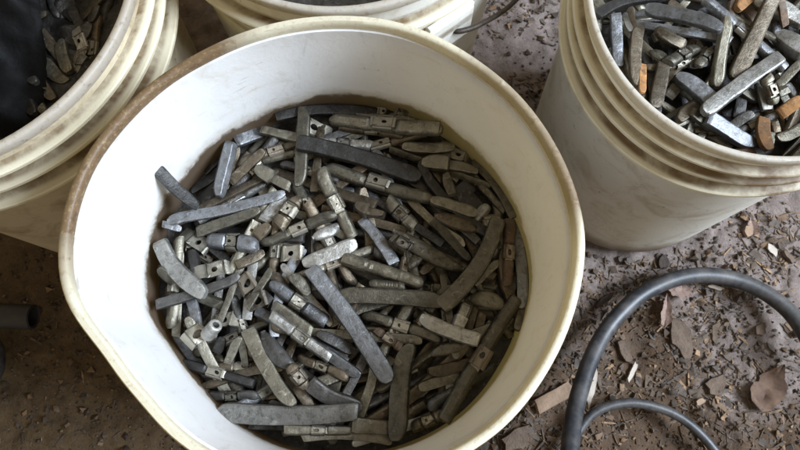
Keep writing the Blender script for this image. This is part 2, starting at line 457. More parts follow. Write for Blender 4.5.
def plate_bm(bm, lu, lv, hole, flaps, th, origin=Vector((0, 0, 0)), slot=1.0, shift=0.0):
    # rectangular plate with a round or slotted hole, and four bendable flaps (u-, u+, v-, v+): (length, angle)
    N = 20; outer, inner = [], []
    for k in range(N):
        a = 2 * pi * (k + .5) / N; x, y = cos(a), sin(a)
        m = max(abs(x), abs(y)); outer.append(bm.verts.new(origin + Vector((x / m * lu / 2, y / m * lv / 2, 0))))
        inner.append(bm.verts.new(origin + Vector((x * hole * slot + shift, y * hole, 0))))
    fs = [bm.faces.new((outer[k], outer[(k + 1) % N], inner[(k + 1) % N], inner[k])) for k in range(N)]
    for side, (ln, an) in enumerate(flaps):
        if ln <= 0: continue
        hu, hv = lu / 2, lv / 2
        if side == 0: a, b, dr = (-hu, -hv), (-hu, hv), Vector((-1, 0, 0))
        elif side == 1: a, b, dr = (hu, -hv), (hu, hv), Vector((1, 0, 0))
        elif side == 2: a, b, dr = (-hu, -hv), (hu, -hv), Vector((0, -1, 0))
        else: a, b, dr = (-hu, hv), (hu, hv), Vector((0, 1, 0))
        A, B = Vector((*a, 0)) + origin, Vector((*b, 0)) + origin
        prev = None; d = Vector((0, 0, 0)); steps = 4
        for st in range(steps + 1):
            v = (bm.verts.new(A + d), bm.verts.new(B + d))
            if prev: fs.append(bm.faces.new((prev[0], prev[1], v[1], v[0])))
            prev = v
            an_ = an * min(1, (st + .6) / 2.2); d = d + (dr * cos(an_) - Vector((0, 0, 1)) * sin(an_)) * ln / steps
    bmesh.ops.remove_doubles(bm, verts=bm.verts[:], dist=.00005)
    bmesh.ops.recalc_face_normals(bm, faces=bm.faces[:])
    bmesh.ops.solidify(bm, geom=bm.faces[:], thickness=th)
def clip_mesh(L, W, T, rs):
    bm = bmesh.new(); cl = clip_len(L, W)
    plate_bm(bm, cl, W * .60, rs.choice((.0006, .0012, min(W * .15, .0017), min(W * .17, .0019))), [(rs.choice((0, 0, .003)), .5), (rs.choice((0, .0025, 0)), .6), (T * .75, 1.25), (T * .75, 1.25)], .0009,
             Vector((0, 0, T * rs.uniform(.90, 1.02))), rs.choice((1, 1, 1.7)), rs.uniform(-.002, .002))
    s0 = Vector((rs.random() * 40, 1, 0))
    for v in bm.verts: v.co += Vector((noise.noise(v.co * 160 + s0), noise.noise(v.co * 160 - s0), noise.noise(v.co * 160 + s0 * 2))) * .0007
    return from_bm('clip', bm, 40)
def loose_plate(L, W, T, rs):
    bm = bmesh.new(); k = min(L * .62, W * 1.3)
    plate_bm(bm, k, W, min(W * .2, .0026), [(L - k, rs.uniform(.3, 1.1)), ((L - k) * .5, rs.uniform(.8, 1.4)), (0, 0), (W * .25, 1.2)], .0011, Vector((0, 0, T * .8)), rs.choice((1, 1.5)), rs.uniform(-.001, .001))
    s0 = Vector((rs.random() * 40, 1, 0))
    for v in bm.verts: v.co += Vector((noise.noise(v.co * 120 + s0), noise.noise(v.co * 120 - s0), noise.noise(v.co * 120 + s0 * 2))) * .0014
    return from_bm('folded_clip', bm, 40)
def lug_tube(L, W, T, rs):
    bm = bmesh.new(); n = 20; r = W / 2; rings = []
    for u, f in ((-.5, .7), (-.47, 1), (.3, 1), (.44, .98), (.49, .90), (.5, .80), (.49, .52), (.40, .46), (-.2, .42)):
        rings.append([(u * L, r * f * cos(2 * pi * k / n), r + r * f * sin(2 * pi * k / n)) for k in range(n)])
    grid_skin(bm, rings)
    return from_bm('tube_end', bm, 50)

TABLE = """M|bar|3|654|66|36|0|239|-541|2424|1.83|0.0|-0.11|
M|bar|4|699|85|47|-68|849|-489|2438|0.52|0.04|0.33|
M|clip|3|616|78|48|0|-145|-289|2452|2.83|0.0|-0.13|
M|clip|3|674|90|56|0|1|-962|2426|0.56|0.1|-0.11|
M|bar|2|990|88|48|0|-453|-688|2432|1.72|-0.02|0.32|
M|clip|1|555|90|56|0|-752|-643|2428|1.61|0.14|0.04|
M|bar|2|533|89|49|41|610|-712|2449|1.07|0.28|0.45|
M|clip|0|556|68|42|0|-340|-639|2437|2.52|0.2|0.13|
M|bar|1|892|90|49|-78|-999|-694|2433|2.26|-0.02|-0.0|
M|clip|1|423|82|51|0|-58|-696|2426|0.23|-0.06|-0.35|
M|plate|1|240|108|38|0|423|133|2443|2.62|0.18|-0.02|
M|clip|3|566|90|56|0|-16|-10|2457|1.23|0.06|0.39|
M|bar|1|624|69|38|53|1132|-286|2452|0.97|-0.14|-0.2|
M|clip|1|451|91|57|0|-503|398|2480|3.06|-0.04|-0.01|
M|bar|2|747|75|41|0|535|-260|2455|2.52|0.04|-0.12|
M|plate|3|193|115|40|0|-233|-901|2382|0.74|-0.1|0.23|
M|clip|3|457|65|40|0|-300|-839|2475|0.89|0.0|0.29|
M|clip|1|431|90|56|0|-610|-588|2419|1.58|-0.06|-0.01|
M|bar|1|713|80|44|55|-504|-782|2464|1.38|0.16|0.02|
M|clip|1|583|71|44|0|-874|-190|2449|0.95|-0.02|0.29|
M|clip|0|588|77|48|0|-651|649|2480|2.87|0.04|-0.1|
M|bar|2|556|63|35|-23|-403|-388|2462|3.07|-0.02|-0.15|
M|bar|2|734|65|36|0|999|312|2461|2.24|-0.02|-0.08|
M|block|3|204|83|66|0|-1134|459|2452|1.82|0.02|0.15|
M|clip|3|624|78|48|0|479|-884|2443|1.29|0.18|0.11|
M|bar|2|909|82|45|0|385|-871|2465|0.92|0.22|0.44|half buried long brown bar just left of the broad upright bar
M|bar|3|615|86|47|0|-327|-1106|2464|3.09|0.14|0.05|half buried medium dark bar just below the long bowed bar
M|block|1|254|68|54|0|-47|-920|2448|2.77|-0.4|-0.18|
M|ridge|1|614|90|72|0|-818|-737|2467|2.19|-0.02|-0.13|half buried medium olive ridged stub just right of the dark bar with a shiny clip
M|clip|2|743|91|56|0|-883|137|2473|0.32|-0.04|0.29|
M|clip|2|691|92|57|0|-622|-459|2467|1.35|0.06|0.09|
M|bar|0|681|84|46|-51|-811|-348|2499|1.62|-0.06|-0.32|
M|flat|0|618|55|25|0|-106|-567|2447|2.96|0.08|0.16|
M|bar|1|666|73|40|0|-52|-588|2473|1.42|0.06|0.47|
M|block|1|241|78|63|0|553|-341|2475|1.79|0.1|-0.02|
M|bar|0|686|67|37|0|-78|-53|2489|1.63|-0.08|-0.1|
M|bar|4|547|73|40|0|314|656|2483|1.46|0.12|-0.15|half buried medium pale bar above and left of the clip weight with two holes
M|bar|2|544|70|38|-28|-1221|-366|2464|1.92|0.0|-0.18|half buried medium brown bar left of the pale round tube end
M|bar|0|619|89|49|0|-914|-340|2501|0.89|0.14|0.38|
M|bar|3|925|86|48|0|-927|3|2495|0.58|0.04|-0.09|
M|clip|2|404|76|47|0|606|277|2474|1.29|0.22|-0.08|
M|bar|1|538|63|35|0|922|-314|2474|1.47|0.0|0.26|
M|clip|2|732|89|55|0|562|235|2493|1.96|0.08|0.6|half buried long brown clip weight just above and left of the large leaf-shaped weight
M|bar|3|513|71|39|0|231|-644|2449|0.41|-0.02|0.08|
M|bar|3|840|63|35|79|-426|-706|2532|1.3|0.06|0.28|
M|bar|1|923|83|46|51|172|-958|2514|0.59|0.08|-0.28|half buried long olive bar left of the broad upright bar
M|clip|1|668|76|47|0|230|-411|2472|0.91|0.04|0.03|half buried medium olive clip weight just right of the long blue-grey bar
M|bar|2|584|73|40|0|130|63|2493|3.12|0.08|0.1|
M|bar|3|865|75|41|-42|1080|-30|2467|1.97|0.0|0.09|
M|bar|2|611|85|47|0|585|-957|2443|0.59|-0.02|0.04|
M|clip|3|467|92|57|0|-419|66|2479|1.17|-0.06|-0.0|
M|flat|4|835|67|30|0|550|-914|2466|0.79|-0.12|-0.05|
M|flat|3|668|54|24|0|-659|69|2492|0.78|-0.12|-0.33|
M|ridge|0|679|69|56|0|236|289|2508|3.03|-0.1|-0.27|half buried medium blue-grey ridged stub below and left of the clip weight with two holes
M|leaf|1|652|92|46|0|723|23|2488|2.02|0.14|-0.24|half buried medium olive oval weight just below and right of the large leaf-shaped weight
M|clip|3|448|92|57|0|-128|393|2503|0.01|-0.18|-0.04|
M|bar|3|805|72|40|0|617|-172|2508|0.16|-0.04|-0.32|
M|bar|2|632|81|45|-47|804|-519|2491|2.27|-0.04|0.21|
M|plate|2|231|106|37|0|409|735|2508|2.12|0.2|-0.26|
M|flat|3|804|57|25|0|-29|679|2494|2.67|0.0|-0.25|
M|block|1|301|68|55|0|-1143|-375|2499|2.65|-0.1|-0.08|
M|bar|2|692|65|36|0|-391|-652|2504|1.24|-0.06|0.05|half buried long brown bar just below and right of the broad dark leaf-shaped weight
M|bar|2|605|68|38|0|1072|-183|2501|1.28|-0.02|-0.04|
M|clip|3|608|86|54|0|-248|61|2487|1.61|0.0|-0.32|
M|bar|0|617|80|44|0|-1018|-694|2451|2.23|0.26|-0.07|half buried medium blue-grey bar just left of the dark bar with a shiny clip
M|bar|1|525|89|49|50|-593|667|2514|2.05|-0.04|0.12|half buried medium olive bar above and left of the brown weight with an oval hole
M|block|3|248|87|69|0|460|47|2476|2.55|0.4|-0.18|
M|bar|1|521|83|46|0|264|-535|2466|0.85|-0.06|-0.17|
M|clip|2|497|83|52|0|555|898|2498|2.59|-0.02|0.05|
M|flat|4|622|53|24|0|933|438|2478|2.37|0.02|-0.26|
M|clip|2|496|81|50|0|985|444|2492|2.59|0.0|0.03|half buried medium brown clip weight above the big curved bar
M|block|2|268|65|52|0|-429|676|2509|1.79|0.02|-0.08|
M|flat|3|718|69|31|0|-95|-857|2523|2.55|-0.1|0.08|
M|clip|3|647|82|51|0|-336|134|2521|2.28|-0.06|-0.33|
M|clip|4|427|87|54|0|968|343|2510|0.91|0.22|-0.27|half buried medium pale clip weight above the big curved bar
M|clip|3|456|92|57|0|-1101|-217|2531|1.69|-0.1|-0.08|half buried medium dark clip weight below the pale curved bar at left
M|bar|1|514|70|38|-41|-230|-593|2515|0.82|-0.06|-0.61|
M|clip|1|492|72|44|0|926|273|2531|2.63|0.06|-0.04|
M|flat|2|530|56|25|0|261|669|2514|1.39|0.08|0.69|
M|flat|0|652|66|30|0|-243|572|2533|0.21|-0.08|-0.0|
M|block|4|260|86|69|0|91|532|2483|2.34|0.4|-0.03|
M|bar|1|779|78|43|0|-985|419|2501|0.8|0.08|-0.13|
M|flat|2|544|69|31|0|1008|-186|2510|1.26|0.04|-0.28|half buried medium brown thin strip just left of the fat oval weight
M|clip|1|529|86|53|0|660|-905|2485|0.51|-0.06|0.42|half buried medium olive clip weight right of the broad upright bar
M|bar|1|998|93|51|89|405|-300|2542|0.19|-0.04|-0.16|half buried long olive bar just below and right of the long level olive bar
M|bar|4|834|70|38|0|138|773|2533|1.5|0.02|-0.74|
M|bar|3|729|90|49|0|-399|-135|2534|2.96|0.02|0.0|half buried long dark bar just above and left of the bluish clip weight
M|plate|1|303|128|45|0|-348|1037|2514|1.24|-0.02|0.0|
M|bar|2|919|85|47|0|-108|-829|2535|0.2|-0.08|-0.3|half buried long brown bar above and right of the long bowed bar
M|clip|1|475|84|52|0|-532|128|2535|0.67|0.12|-0.14|
M|bar|1|934|89|49|44|833|-624|2521|1.3|0.0|-0.09|half buried long olive bar just left of the long clip weight at lower right
M|block|2|246|86|69|0|-170|987|2476|1.48|0.18|0.3|
M|clip|1|712|62|39|0|-231|951|2540|2.95|0.06|-0.06|
M|clip|1|452|78|48|0|1178|367|2525|1.62|-0.1|-0.17|
M|bar|3|849|83|46|0|289|-78|2558|2.63|-0.08|-0.39|half buried long dark bar just below the shiny ridged weight
M|clip|2|410|72|44|0|138|470|2551|0.89|-0.12|0.58|
M|clip|3|634|89|55|0|-692|832|2566|0.94|0.06|0.56|half buried medium dark clip weight right of the upright faceted bar
M|bar|1|579|66|37|0|631|861|2540|2.52|-0.02|0.41|
M|clip|1|458|75|47|0|467|137|2505|2.66|-0.1|-0.02|
M|leaf|0|727|82|41|0|378|-880|2521|0.44|-0.18|-0.48|
M|clip|1|643|73|45|0|-786|872|2520|0.87|-0.02|0.06|half buried medium olive clip weight just above and right of the upright faceted bar
M|bar|1|886|68|37|-88|-339|341|2576|2.84|-0.02|-0.46|
M|bar|2|666|69|38|0|-908|664|2552|1.33|0.06|0.21|
M|clip|1|477|63|39|0|1114|-282|2515|2.12|0.16|-0.32|
M|bar|1|783|88|48|45|16|-839|2556|1.41|0.04|-0.01|half buried long olive bar above and right of the long bowed bar
M|clip|1|465|75|47|0|626|-117|2512|2.98|-0.36|-0.13|half buried medium olive clip weight below the large leaf-shaped weight
M|clip|3|435|77|48|0|1289|-160|2462|1.4|-0.18|0.36|
M|bar|3|959|62|34|0|115|676|2550|2.76|-0.08|0.14|
M|bar|3|692|92|51|0|-610|263|2550|3.04|-0.22|0.12|half buried long dark bar right of the bluish oval clip weight
M|bar|2|544|87|48|0|973|167|2553|2.01|0.08|0.01|half buried medium brown bar just above the big curved bar
M|leaf|3|428|91|46|0|381|-441|2512|0.81|0.02|-0.24|
M|block|1|290|89|71|0|-768|120|2542|1.16|0.1|0.2|
M|clip|1|576|80|50|0|18|745|2558|3.05|-0.02|-0.26|
M|plate|2|257|122|43|0|1077|-214|2553|1.5|0.22|-0.58|half buried short brown holed clip just right of the fat oval weight
M|clip|2|731|84|52|0|785|69|2549|2.75|-0.08|0.35|half buried long brown clip weight just left of the big curved bar
M|flat|1|638|60|27|0|-11|1025|2564|0.43|0.0|0.44|
M|bar|4|598|75|41|0|368|-1131|2511|0.28|-0.26|0.08|half buried medium pale bar below the broad upright bar
M|clip|2|484|82|51|0|-693|-709|2538|3.11|-0.08|0.28|half buried medium brown clip weight just left of the curving olive bar
M|bar|2|546|68|38|-41|579|828|2563|2.35|0.0|0.35|
M|bar|3|671|72|39|0|677|466|2562|2.29|-0.12|-0.8|
M|bar|2|618|83|46|0|10|691|2582|0.62|0.16|0.14|half buried medium brown bar just below and left of the dark slate bar
M|clip|1|735|65|40|0|986|739|2540|2.27|-0.02|-0.24|half buried long olive clip weight above and right of the clip weight with two holes
M|plate|1|298|122|43|0|1120|305|2553|1.55|0.0|-0.02|half buried short olive holed clip just above and left of the rusty red weight
M|bar|4|785|82|45|0|767|-634|2557|1.61|-0.02|0.22|
M|flat|0|722|67|30|0|446|402|2565|2.54|0.02|-0.0|half buried long blue-grey thin strip just below the clip weight with two holes
M|clip|0|555|80|50|0|845|-830|2576|0.54|-0.22|0.7|half buried medium blue-grey clip weight right of the broad upright bar
M|clip|2|467|89|55|0|-1024|72|2525|2.53|-0.06|0.48|half buried medium brown clip weight just right of the pale curved bar at left
M|clip|2|599|89|55|0|-419|-344|2553|1.03|0.08|0.56|
M|clip|1|594|73|45|0|-785|-503|2538|0.43|0.08|-0.28|half buried medium olive clip weight just below and right of the pale round tube end
M|block|1|184|74|59|0|-1330|55|2476|1.47|0.0|-0.38|half buried short olive square-headed stub just left of the pale curved bar at left
M|bar|0|538|79|43|-50|-1136|-241|2576|2.01|-0.1|-0.02|half buried medium blue-grey bar below the pale curved bar at left
M|bar|2|931|87|48|-49|428|-394|2552|0.02|0.1|0.56|half buried long brown bar below the long level olive bar
M|clip|3|565|86|53|0|-1135|198|2543|1.91|-0.36|0.08|half buried medium dark clip weight just above the pale curved bar at left
M|bar|0|518|64|35|0|-208|95|2558|1.65|-0.14|0.26|half buried medium blue-grey bar just left of the light bluish rounded bar
M|ridge|3|442|87|69|0|422|36|2552|2.65|0.2|-0.16|half buried medium dark ridged stub just right of the shiny ridged weight
M|bar|1|530|78|43|32|-330|968|2565|1.51|0.18|0.27|
M|bar|1|654|78|43|0|-938|-634|2581|2.04|0.28|0.11|half buried medium olive bar below the pale round tube end
M|clip|2|736|80|49|0|14|-451|2564|1.16|0.24|-0.13|half buried long brown clip weight just below and left of the long blue-grey bar
M|clip|1|692|67|42|0|-293|928|2584|0.24|-0.02|-0.3|half buried long olive clip weight just below and right of the upright flat blade
M|bar|4|601|78|43|0|-667|-69|2574|1.52|0.0|0.17|half buried medium pale bar below and right of the bluish oval clip weight
M|ridge|2|597|90|72|0|-83|-67|2575|1.91|-0.06|0.05|half buried medium brown ridged stub just below the light bluish rounded bar
M|clip|2|529|89|55|0|-969|423|2558|3.1|-0.02|-0.36|
M|clip|1|411|65|40|0|-327|-1024|2548|2.05|0.32|0.31|
M|bar|1|634|92|51|27|105|-762|2569|0.27|-0.2|-0.21|half buried medium olive bar below the long blue-grey bar
M|clip|0|569|81|50|0|-513|-864|2593|0.57|-0.16|0.32|half buried medium blue-grey clip weight just below the curving olive bar
M|bar|4|751|64|35|0|1171|-324|2521|1.14|-0.12|-0.32|half buried long pale bar just below and right of the fat oval weight
M|clip|2|750|83|52|0|277|974|2576|0.27|0.08|-0.25|half buried long brown clip weight just below the far weight with two lugs
M|clip|3|478|72|45|0|-716|-416|2577|1.94|-0.04|0.48|half buried medium dark clip weight just right of the pale round tube end
M|plate|0|192|104|36|0|286|-1026|2557|1.46|0.2|-0.29|
M|bar|3|795|63|35|0|712|467|2590|2.39|-0.08|0.08|
M|clip|1|568|87|54|0|378|-467|2586|1.05|0.02|0.04|half buried medium olive clip weight below the long level olive bar
M|bar|0|765|77|42|0|-284|-495|2594|2.63|-0.02|0.4|half buried long blue-grey bar just below and right of the pale spotted clip weight
M|bar|2|619|82|45|0|-295|-836|2589|2.27|0.14|-0.34|
M|bar|1|504|79|44|0|1008|-452|2564|0.35|-0.06|0.05|half buried medium olive bar just above the long clip weight at lower right
M|flat|2|719|65|29|0|186|379|2585|2.88|0.02|-0.32|half buried long brown thin strip left of the clip weight with two holes
M|plate|2|259|123|43|0|439|-890|2540|2.9|0.18|0.4|
M|bar|3|768|72|39|0|-783|-2|2589|2.42|-0.14|0.23|half buried long dark bar just below the bluish oval clip weight
M|bar|1|580|92|51|0|545|664|2587|2.53|0.0|0.08|half buried medium olive bar above and right of the clip weight with two holes
M|clip|3|415|68|42|0|-739|-894|2592|0.03|0.4|0.32|medium dark clip weight just below and right of the dark bar with a shiny clip
M|bar|2|524|93|51|-29|161|344|2598|1.73|0.3|0.17|half buried medium brown bar below and right of the tall ridged weight
M|bar|0|689|78|43|60|-384|-164|2592|1.32|-0.12|0.31|half buried long blue-grey bar just above and left of the bluish clip weight
M|clip|4|645|72|45|0|-811|538|2577|0.6|-0.12|-0.15|half buried medium pale clip weight just above and right of the long flat grey bar
M|clip|1|727|81|50|0|-669|285|2604|1.15|-0.04|0.1|half buried long olive clip weight just above and right of the bluish oval clip weight
M|clip|1|564|71|44|0|466|27|2601|1.42|-0.02|0.02|half buried medium olive clip weight just right of the shiny ridged weight
M|clip|2|457|62|39|0|-555|-656|2616|2.42|0.0|-0.33|
M|bar|2|909|82|45|0|-161|610|2613|2.76|-0.2|0.26|half buried long brown bar just above and left of the tall ridged weight
M|plate|1|204|113|40|0|-242|1117|2591|2.78|0.4|-0.11|half buried short olive holed clip just above and right of the upright flat blade
M|flat|1|822|56|25|0|733|803|2583|2.78|0.04|-0.78|half buried long olive thin strip just left of the stub with a square head
M|bar|2|530|88|49|51|1234|-83|2554|1.76|0.02|0.36|half buried medium brown bar above and right of the fat oval weight
M|bar|2|894|93|51|-51|536|-801|2590|0.67|0.02|0.41|half buried long brown bar just above and right of the broad upright bar
M|clip|3|481|69|43|0|-261|753|2589|2.8|-0.1|0.25|half buried medium dark clip weight just below the upright flat blade
M|clip|1|420|90|56|0|-281|488|2603|2.0|0.0|0.16|half buried medium olive clip weight just above the long tan rod
M|bar|4|587|66|36|0|-909|-235|2555|1.46|0.16|0.23|half buried medium pale bar just above the pale round tube end
M|clip|2|712|89|55|0|-96|190|2600|2.09|0.24|0.18|half buried long brown clip weight just above the light bluish rounded bar
M|clip|2|458|73|45|0|-503|142|2591|1.49|0.32|0.13|half buried medium brown clip weight below and left of the long tan rod
M|bar|1|659|64|35|0|-1197|-159|2582|1.59|0.06|0.4|
M|flat|4|579|62|28|0|-249|-189|2611|2.3|0.02|0.02|half buried medium pale thin strip just above and right of the bluish clip weight
M|flat|0|655|59|27|0|-18|1075|2584|0.34|0.0|0.04|half buried medium blue-grey thin strip just below the long bar at the far wall
M|leaf|1|476|79|40|0|537|-57|2625|1.81|0.02|-0.23|
M|plate|2|258|109|38|0|-840|-380|2581|0.12|0.28|-0.43|short brown holed clip just above and right of the pale round tube end
M|bar|1|810|69|38|50|631|-678|2613|0.53|0.04|-0.66|half buried long olive bar above and right of the broad upright bar
M|clip|1|636|71|44|0|-55|38|2622|0.4|-0.14|-0.02|half buried medium olive clip weight just below and right of the light bluish rounded bar
M|bar|1|541|65|36|26|708|362|2617|2.43|-0.04|-0.19|half buried medium olive bar above the large leaf-shaped weight
M|bar|3|541|80|44|27|-217|-1006|2587|2.93|0.02|-0.12|
M|clip|1|662|93|57|0|-1194|-102|2607|1.55|0.06|-0.63|half buried medium olive clip weight above and left of the pale round tube end
M|clip|2|483|82|51|0|-260|-448|2600|3.05|0.34|-0.28|half buried medium brown clip weight just above and right of the pale spotted clip weight
M|flat|1|648|55|25|0|776|-338|2620|1.7|-0.16|0.16|half buried medium olive thin strip just above the pale blunt bar
M|block|1|239|91|72|0|389|-672|2545|0.77|-0.36|-0.48|
M|flat|1|523|51|23|0|-802|-192|2615|1.24|0.08|0.18|medium olive thin strip above and right of the pale round tube end
M|clip|1|499|80|49|0|598|-369|2609|0.94|0.1|-0.17|half buried medium olive clip weight just left of the pale blunt bar
M|block|4|219|92|73|0|851|-358|2624|1.16|-0.32|0.27|short pale square-headed stub just above and right of the pale blunt bar
M|bar|1|548|89|49|39|-1070|-126|2627|2.64|0.22|-0.64|half buried medium olive bar just below and right of the pale curved bar at left
M|bar|2|902|73|40|0|-888|538|2609|0.52|-0.06|-0.35|half buried long brown bar just above the long flat grey bar
M|bar|2|626|65|36|30|-676|-783|2599|0.22|0.24|-0.22|half buried medium brown bar just right of the dark bar with a shiny clip
M|flat|2|543|63|28|0|-198|851|2619|1.51|-0.06|-0.1|half buried medium brown thin strip just below and right of the upright flat blade
M|block|3|276|78|62|0|-936|362|2578|0.4|0.3|0.32|
M|clip|2|434|85|53|0|-356|-215|2608|2.3|0.14|0.47|half buried medium brown clip weight just above and left of the bluish clip weight
M|bar|1|522|71|39|-33|173|-893|2606|1.24|0.08|-0.17|half buried medium olive bar left of the broad upright bar
M|bar|1|811|69|38|0|181|-485|2620|3.07|-0.04|-0.18|half buried long olive bar just below and right of the long blue-grey bar
M|plate|0|289|129|45|0|175|1167|2597|3.03|-0.14|-0.31|half buried short blue-grey holed clip just left of the far weight with two lugs
M|bar|3|760|65|36|0|69|-842|2610|1.1|-0.02|0.27|half buried long dark bar left of the broad upright bar
M|clip|2|580|71|44|0|-525|920|2611|0.34|-0.04|-0.03|medium brown clip weight just left of the upright flat blade
M|bar|3|802|80|44|74|839|525|2618|2.35|0.08|0.27|half buried long dark bar below the stub with a square head
M|clip|4|433|91|57|0|-11|967|2617|3.09|0.06|0.11|medium pale clip weight just above and left of the dark slate bar
M|bar|0|575|73|40|0|349|641|2624|1.94|0.14|0.06|half buried medium blue-grey bar just right of the long weight with a round hole
M|bar|3|947|91|50|65|-65|1200|2591|0.05|-0.14|0.05|long dark bar lying against the far inside wall of the middle bucket
M|bar|3|615|77|42|-14|-1019|-171|2650|0.34|-0.04|-0.11|dark bar low at the left, under the short block with two slots
M|flat|3|440|70|31|43|-1042|802|2482|-2.28|0.09|-0.02|dark thin bar tucked along the wall behind the upright faceted bar
M|bar|1|207|56|31|0|-679|-595|2633|1.76|0.3|-0.06|thin strip hidden under the curving olive bar
M|bar|1|622|77|42|29|61|-1184|2614|-0.04|-0.18|-0.0|olive bar along the near wall below the long bowed bar
M|bar|3|331|84|46|0|108|-449|2646|-0.74|-0.02|-0.09|dark bar right of the long blue-grey bar
M|bar|2|183|70|38|0|632|15|2614|0.85|-0.3|0.11|small brown stub beside the small olive oval
M|bar|1|554|77|42|29|1309|-194|2539|-1.73|0.3|0.12|olive bar low along the right wall, under the blue-grey one
M|bar|3|247|63|35|0|-1006|865|2492|-2.33|0.06|0.07|dark short bar against the upper left wall
M|bar|0|216|105|58|0|-759|1042|2569|0.53|-0.3|0.09|short blunt bluish stub right of the upright faceted bar
M|bar|1|362|77|42|0|-466|1037|2627|-0.25|0.04|-0.13|olive bar passing under the top of the upright flat blade
M|bar|2|357|77|42|0|-727|789|2627|0.72|0.23|0.12|short brown bar slanting beside the upright faceted bar
M|block|1|300|105|84|0|-527|693|2617|-0.5|0.02|0.12|short stubby olive block left of the upright flat blade
M|bar|1|499|84|46|0|-838|354|2634|0.32|0.12|0.06|olive bar with a bright edge under the long flat grey bar at left
M|bar|2|221|77|42|0|-670|64|2626|0.53|-0.3|0.03|short yellow-brown stub below the bluish oval clip weight
M|bar|4|262|105|58|0|-519|451|2607|1.0|-0.22|0.15|pale short lump left of the brown weight with an oval hole
M|bar|2|152|91|50|0|-578|278|2651|0.8|0.3|0.01|brown stub under the pale short lump
M|plate|0|200|112|39|0|-362|120|2589|0.01|0.19|0.04|grey clip plate with one round hole above the bluish clip weight
M|bar|1|337|84|46|0|-334|-367|2638|-0.6|-0.02|0.09|olive bar lying under the bluish clip weight
M|bar|0|293|77|42|0|27|-684|2630|-0.6|0.02|0.19|small bluish bar end below the pale spotted clip weight
M|clip|2|418|77|48|0|-115|-702|2594|-0.35|0.3|0.18|brown clip weight below the pale spotted clip weight
M|bar|3|112|84|46|0|-860|-548|2563|1.07|0.12|0.11|small dark stub below the round tube end
M|bar|1|208|63|35|0|-746|-582|2651|1.14|0.3|0.14|thin olive strip left of the top of the curving olive bar
M|leaf|3|372|126|63|-36|-412|-591|2668|-0.82|0.14|0.05|broad dark leaf-shaped weight right of the curving olive bar
M|clip|3|603|77|48|0|-869|-745|2586|-0.26|0.19|-0.12|dark bar with a shiny clip, at the lower left near the wall
M|bar|2|205|91|50|0|-236|-909|2608|-1.02|-0.14|-0.09|brown bar end just above the long bowed bar
M|clip|1|459|70|43|0|-130|-1129|2678|-0.02|-0.16|-0.05|olive clip weight just below the long bowed bar
M|bar|1|314|105|58|0|243|-1102|2613|-0.09|-0.26|0.08|short blunt olive weight left of the foot of the broad upright bar
M|clip|1|253|91|56|0|633|-1064|2536|0.44|0.28|-0.17|olive clip weight right of the foot of the broad upright bar
M|bar|1|344|77|42|0|708|-796|2611|0.31|-0.24|0.17|olive bar under the long clip weight at the lower right, lower one of two
M|bar|2|343|84|46|0|779|-711|2620|0.26|-0.3|0.09|brownish bar under the long clip weight at the lower right, upper one of two
M|leaf|1|253|84|42|0|762|-580|2663|0.18|0.19|0.09|short olive weight just below the pale blunt bar on the right
M|clip|1|583|84|52|0|438|-416|2628|-0.32|0.1|0.11|clip weight running from the long blue-grey bar to the pale blunt bar
M|clip|5|223|70|43|0|349|-513|2653|-0.6|0.03|0.06|rusty-tipped clip at the head of the broad upright bar
M|bar|1|776|119|65|14|352|-223|2663|-0.05|0.0|0.13|long level olive bar ending under the big curved bar
M|bar|0|415|91|50|14|261|197|2633|-0.94|-0.03|-0.11|smooth bluish-grey bar above the shiny ridged olive weight
M|block|2|214|98|78|0|204|396|2709|-0.42|0.18|-0.16|short brown block right of the tall ridged weight
M|leaf|1|182|84|42|0|544|60|2647|0.86|-0.3|-0.02|small olive oval below the large leaf-shaped weight
M|flat|1|405|63|28|0|801|212|2638|-0.82|-0.12|0.04|thin straight strip above the large leaf-shaped weight
M|leaf|2|340|112|56|0|839|334|2651|-0.3|-0.14|-0.25|brown oval weight with a notch, left of the top of the big curved bar
M|bar|1|452|112|61|-22|556|1139|2624|-0.41|0.24|0.08|olive bar behind the far weight with two lugs
M|clip|2|500|77|48|0|210|1079|2611|-0.15|0.08|-0.16|brown clip weight between the far weight and the dark slate bar
M|plate|2|270|84|29|0|866|902|2562|-0.24|-0.03|-0.05|brown bent clip behind the stub with a square head
M|flat|2|481|63|28|36|1150|653|2503|-1.01|0.04|0.02|thin brown bar between the pale olive bar and the right wall
M|bar|1|186|91|50|0|783|655|2582|-1.14|-0.3|-0.17|short olive stub below the stub with a square head
M|bar|0|708|91|50|36|1297|54|2545|-1.52|0.16|0.28|blue-grey bar curving along the right wall
M|clip|3|188|77|48|0|911|-123|2535|-0.54|0.3|-0.09|dark clip under the big curved bar
M|flat|0|141|56|25|0|-1254|307|2661|-0.24|-0.22|-0.02|thin short strip touching the left wall of the middle bucket
M|plate|2|240|105|37|0|-1068|198|2585|-0.6|-0.02|-0.22|loose brown folded clip at the left, next to the bluish oval clip weight
M|bar|0|877|84|46|-22|-859|465|2645|0.24|-0.04|0.06|long flat grey bar lying across the left of the pile
M|clip|0|399|126|78|0|-788|193|2630|-0.13|0.28|0.07|bluish oval weight with a shiny clip across its middle, left of centre
M|plate|1|269|98|34|0|-903|-15|2668|0.22|-0.1|-0.04|short flat block with two small slots, right of the pale curved bar
M|plate|1|148|126|44|0|-669|-116|2637|0.64|0.25|-0.15|small bent plate with one round hole, left of the thin slanting strip
M|plate|2|142|119|42|0|-581|-233|2650|0.31|0.3|0.13|small brown plate with one round hole, right of the thin slanting strip
M|clip|2|283|119|74|0|-394|409|2665|1.05|-0.21|-0.16|brown clip weight with an oval hole, just below the upright flat blade
M|clip|1|596|84|52|0|-315|284|2670|0.4|0.1|-0.04|long tan rod-like weight slanting up to the tall ridged weight
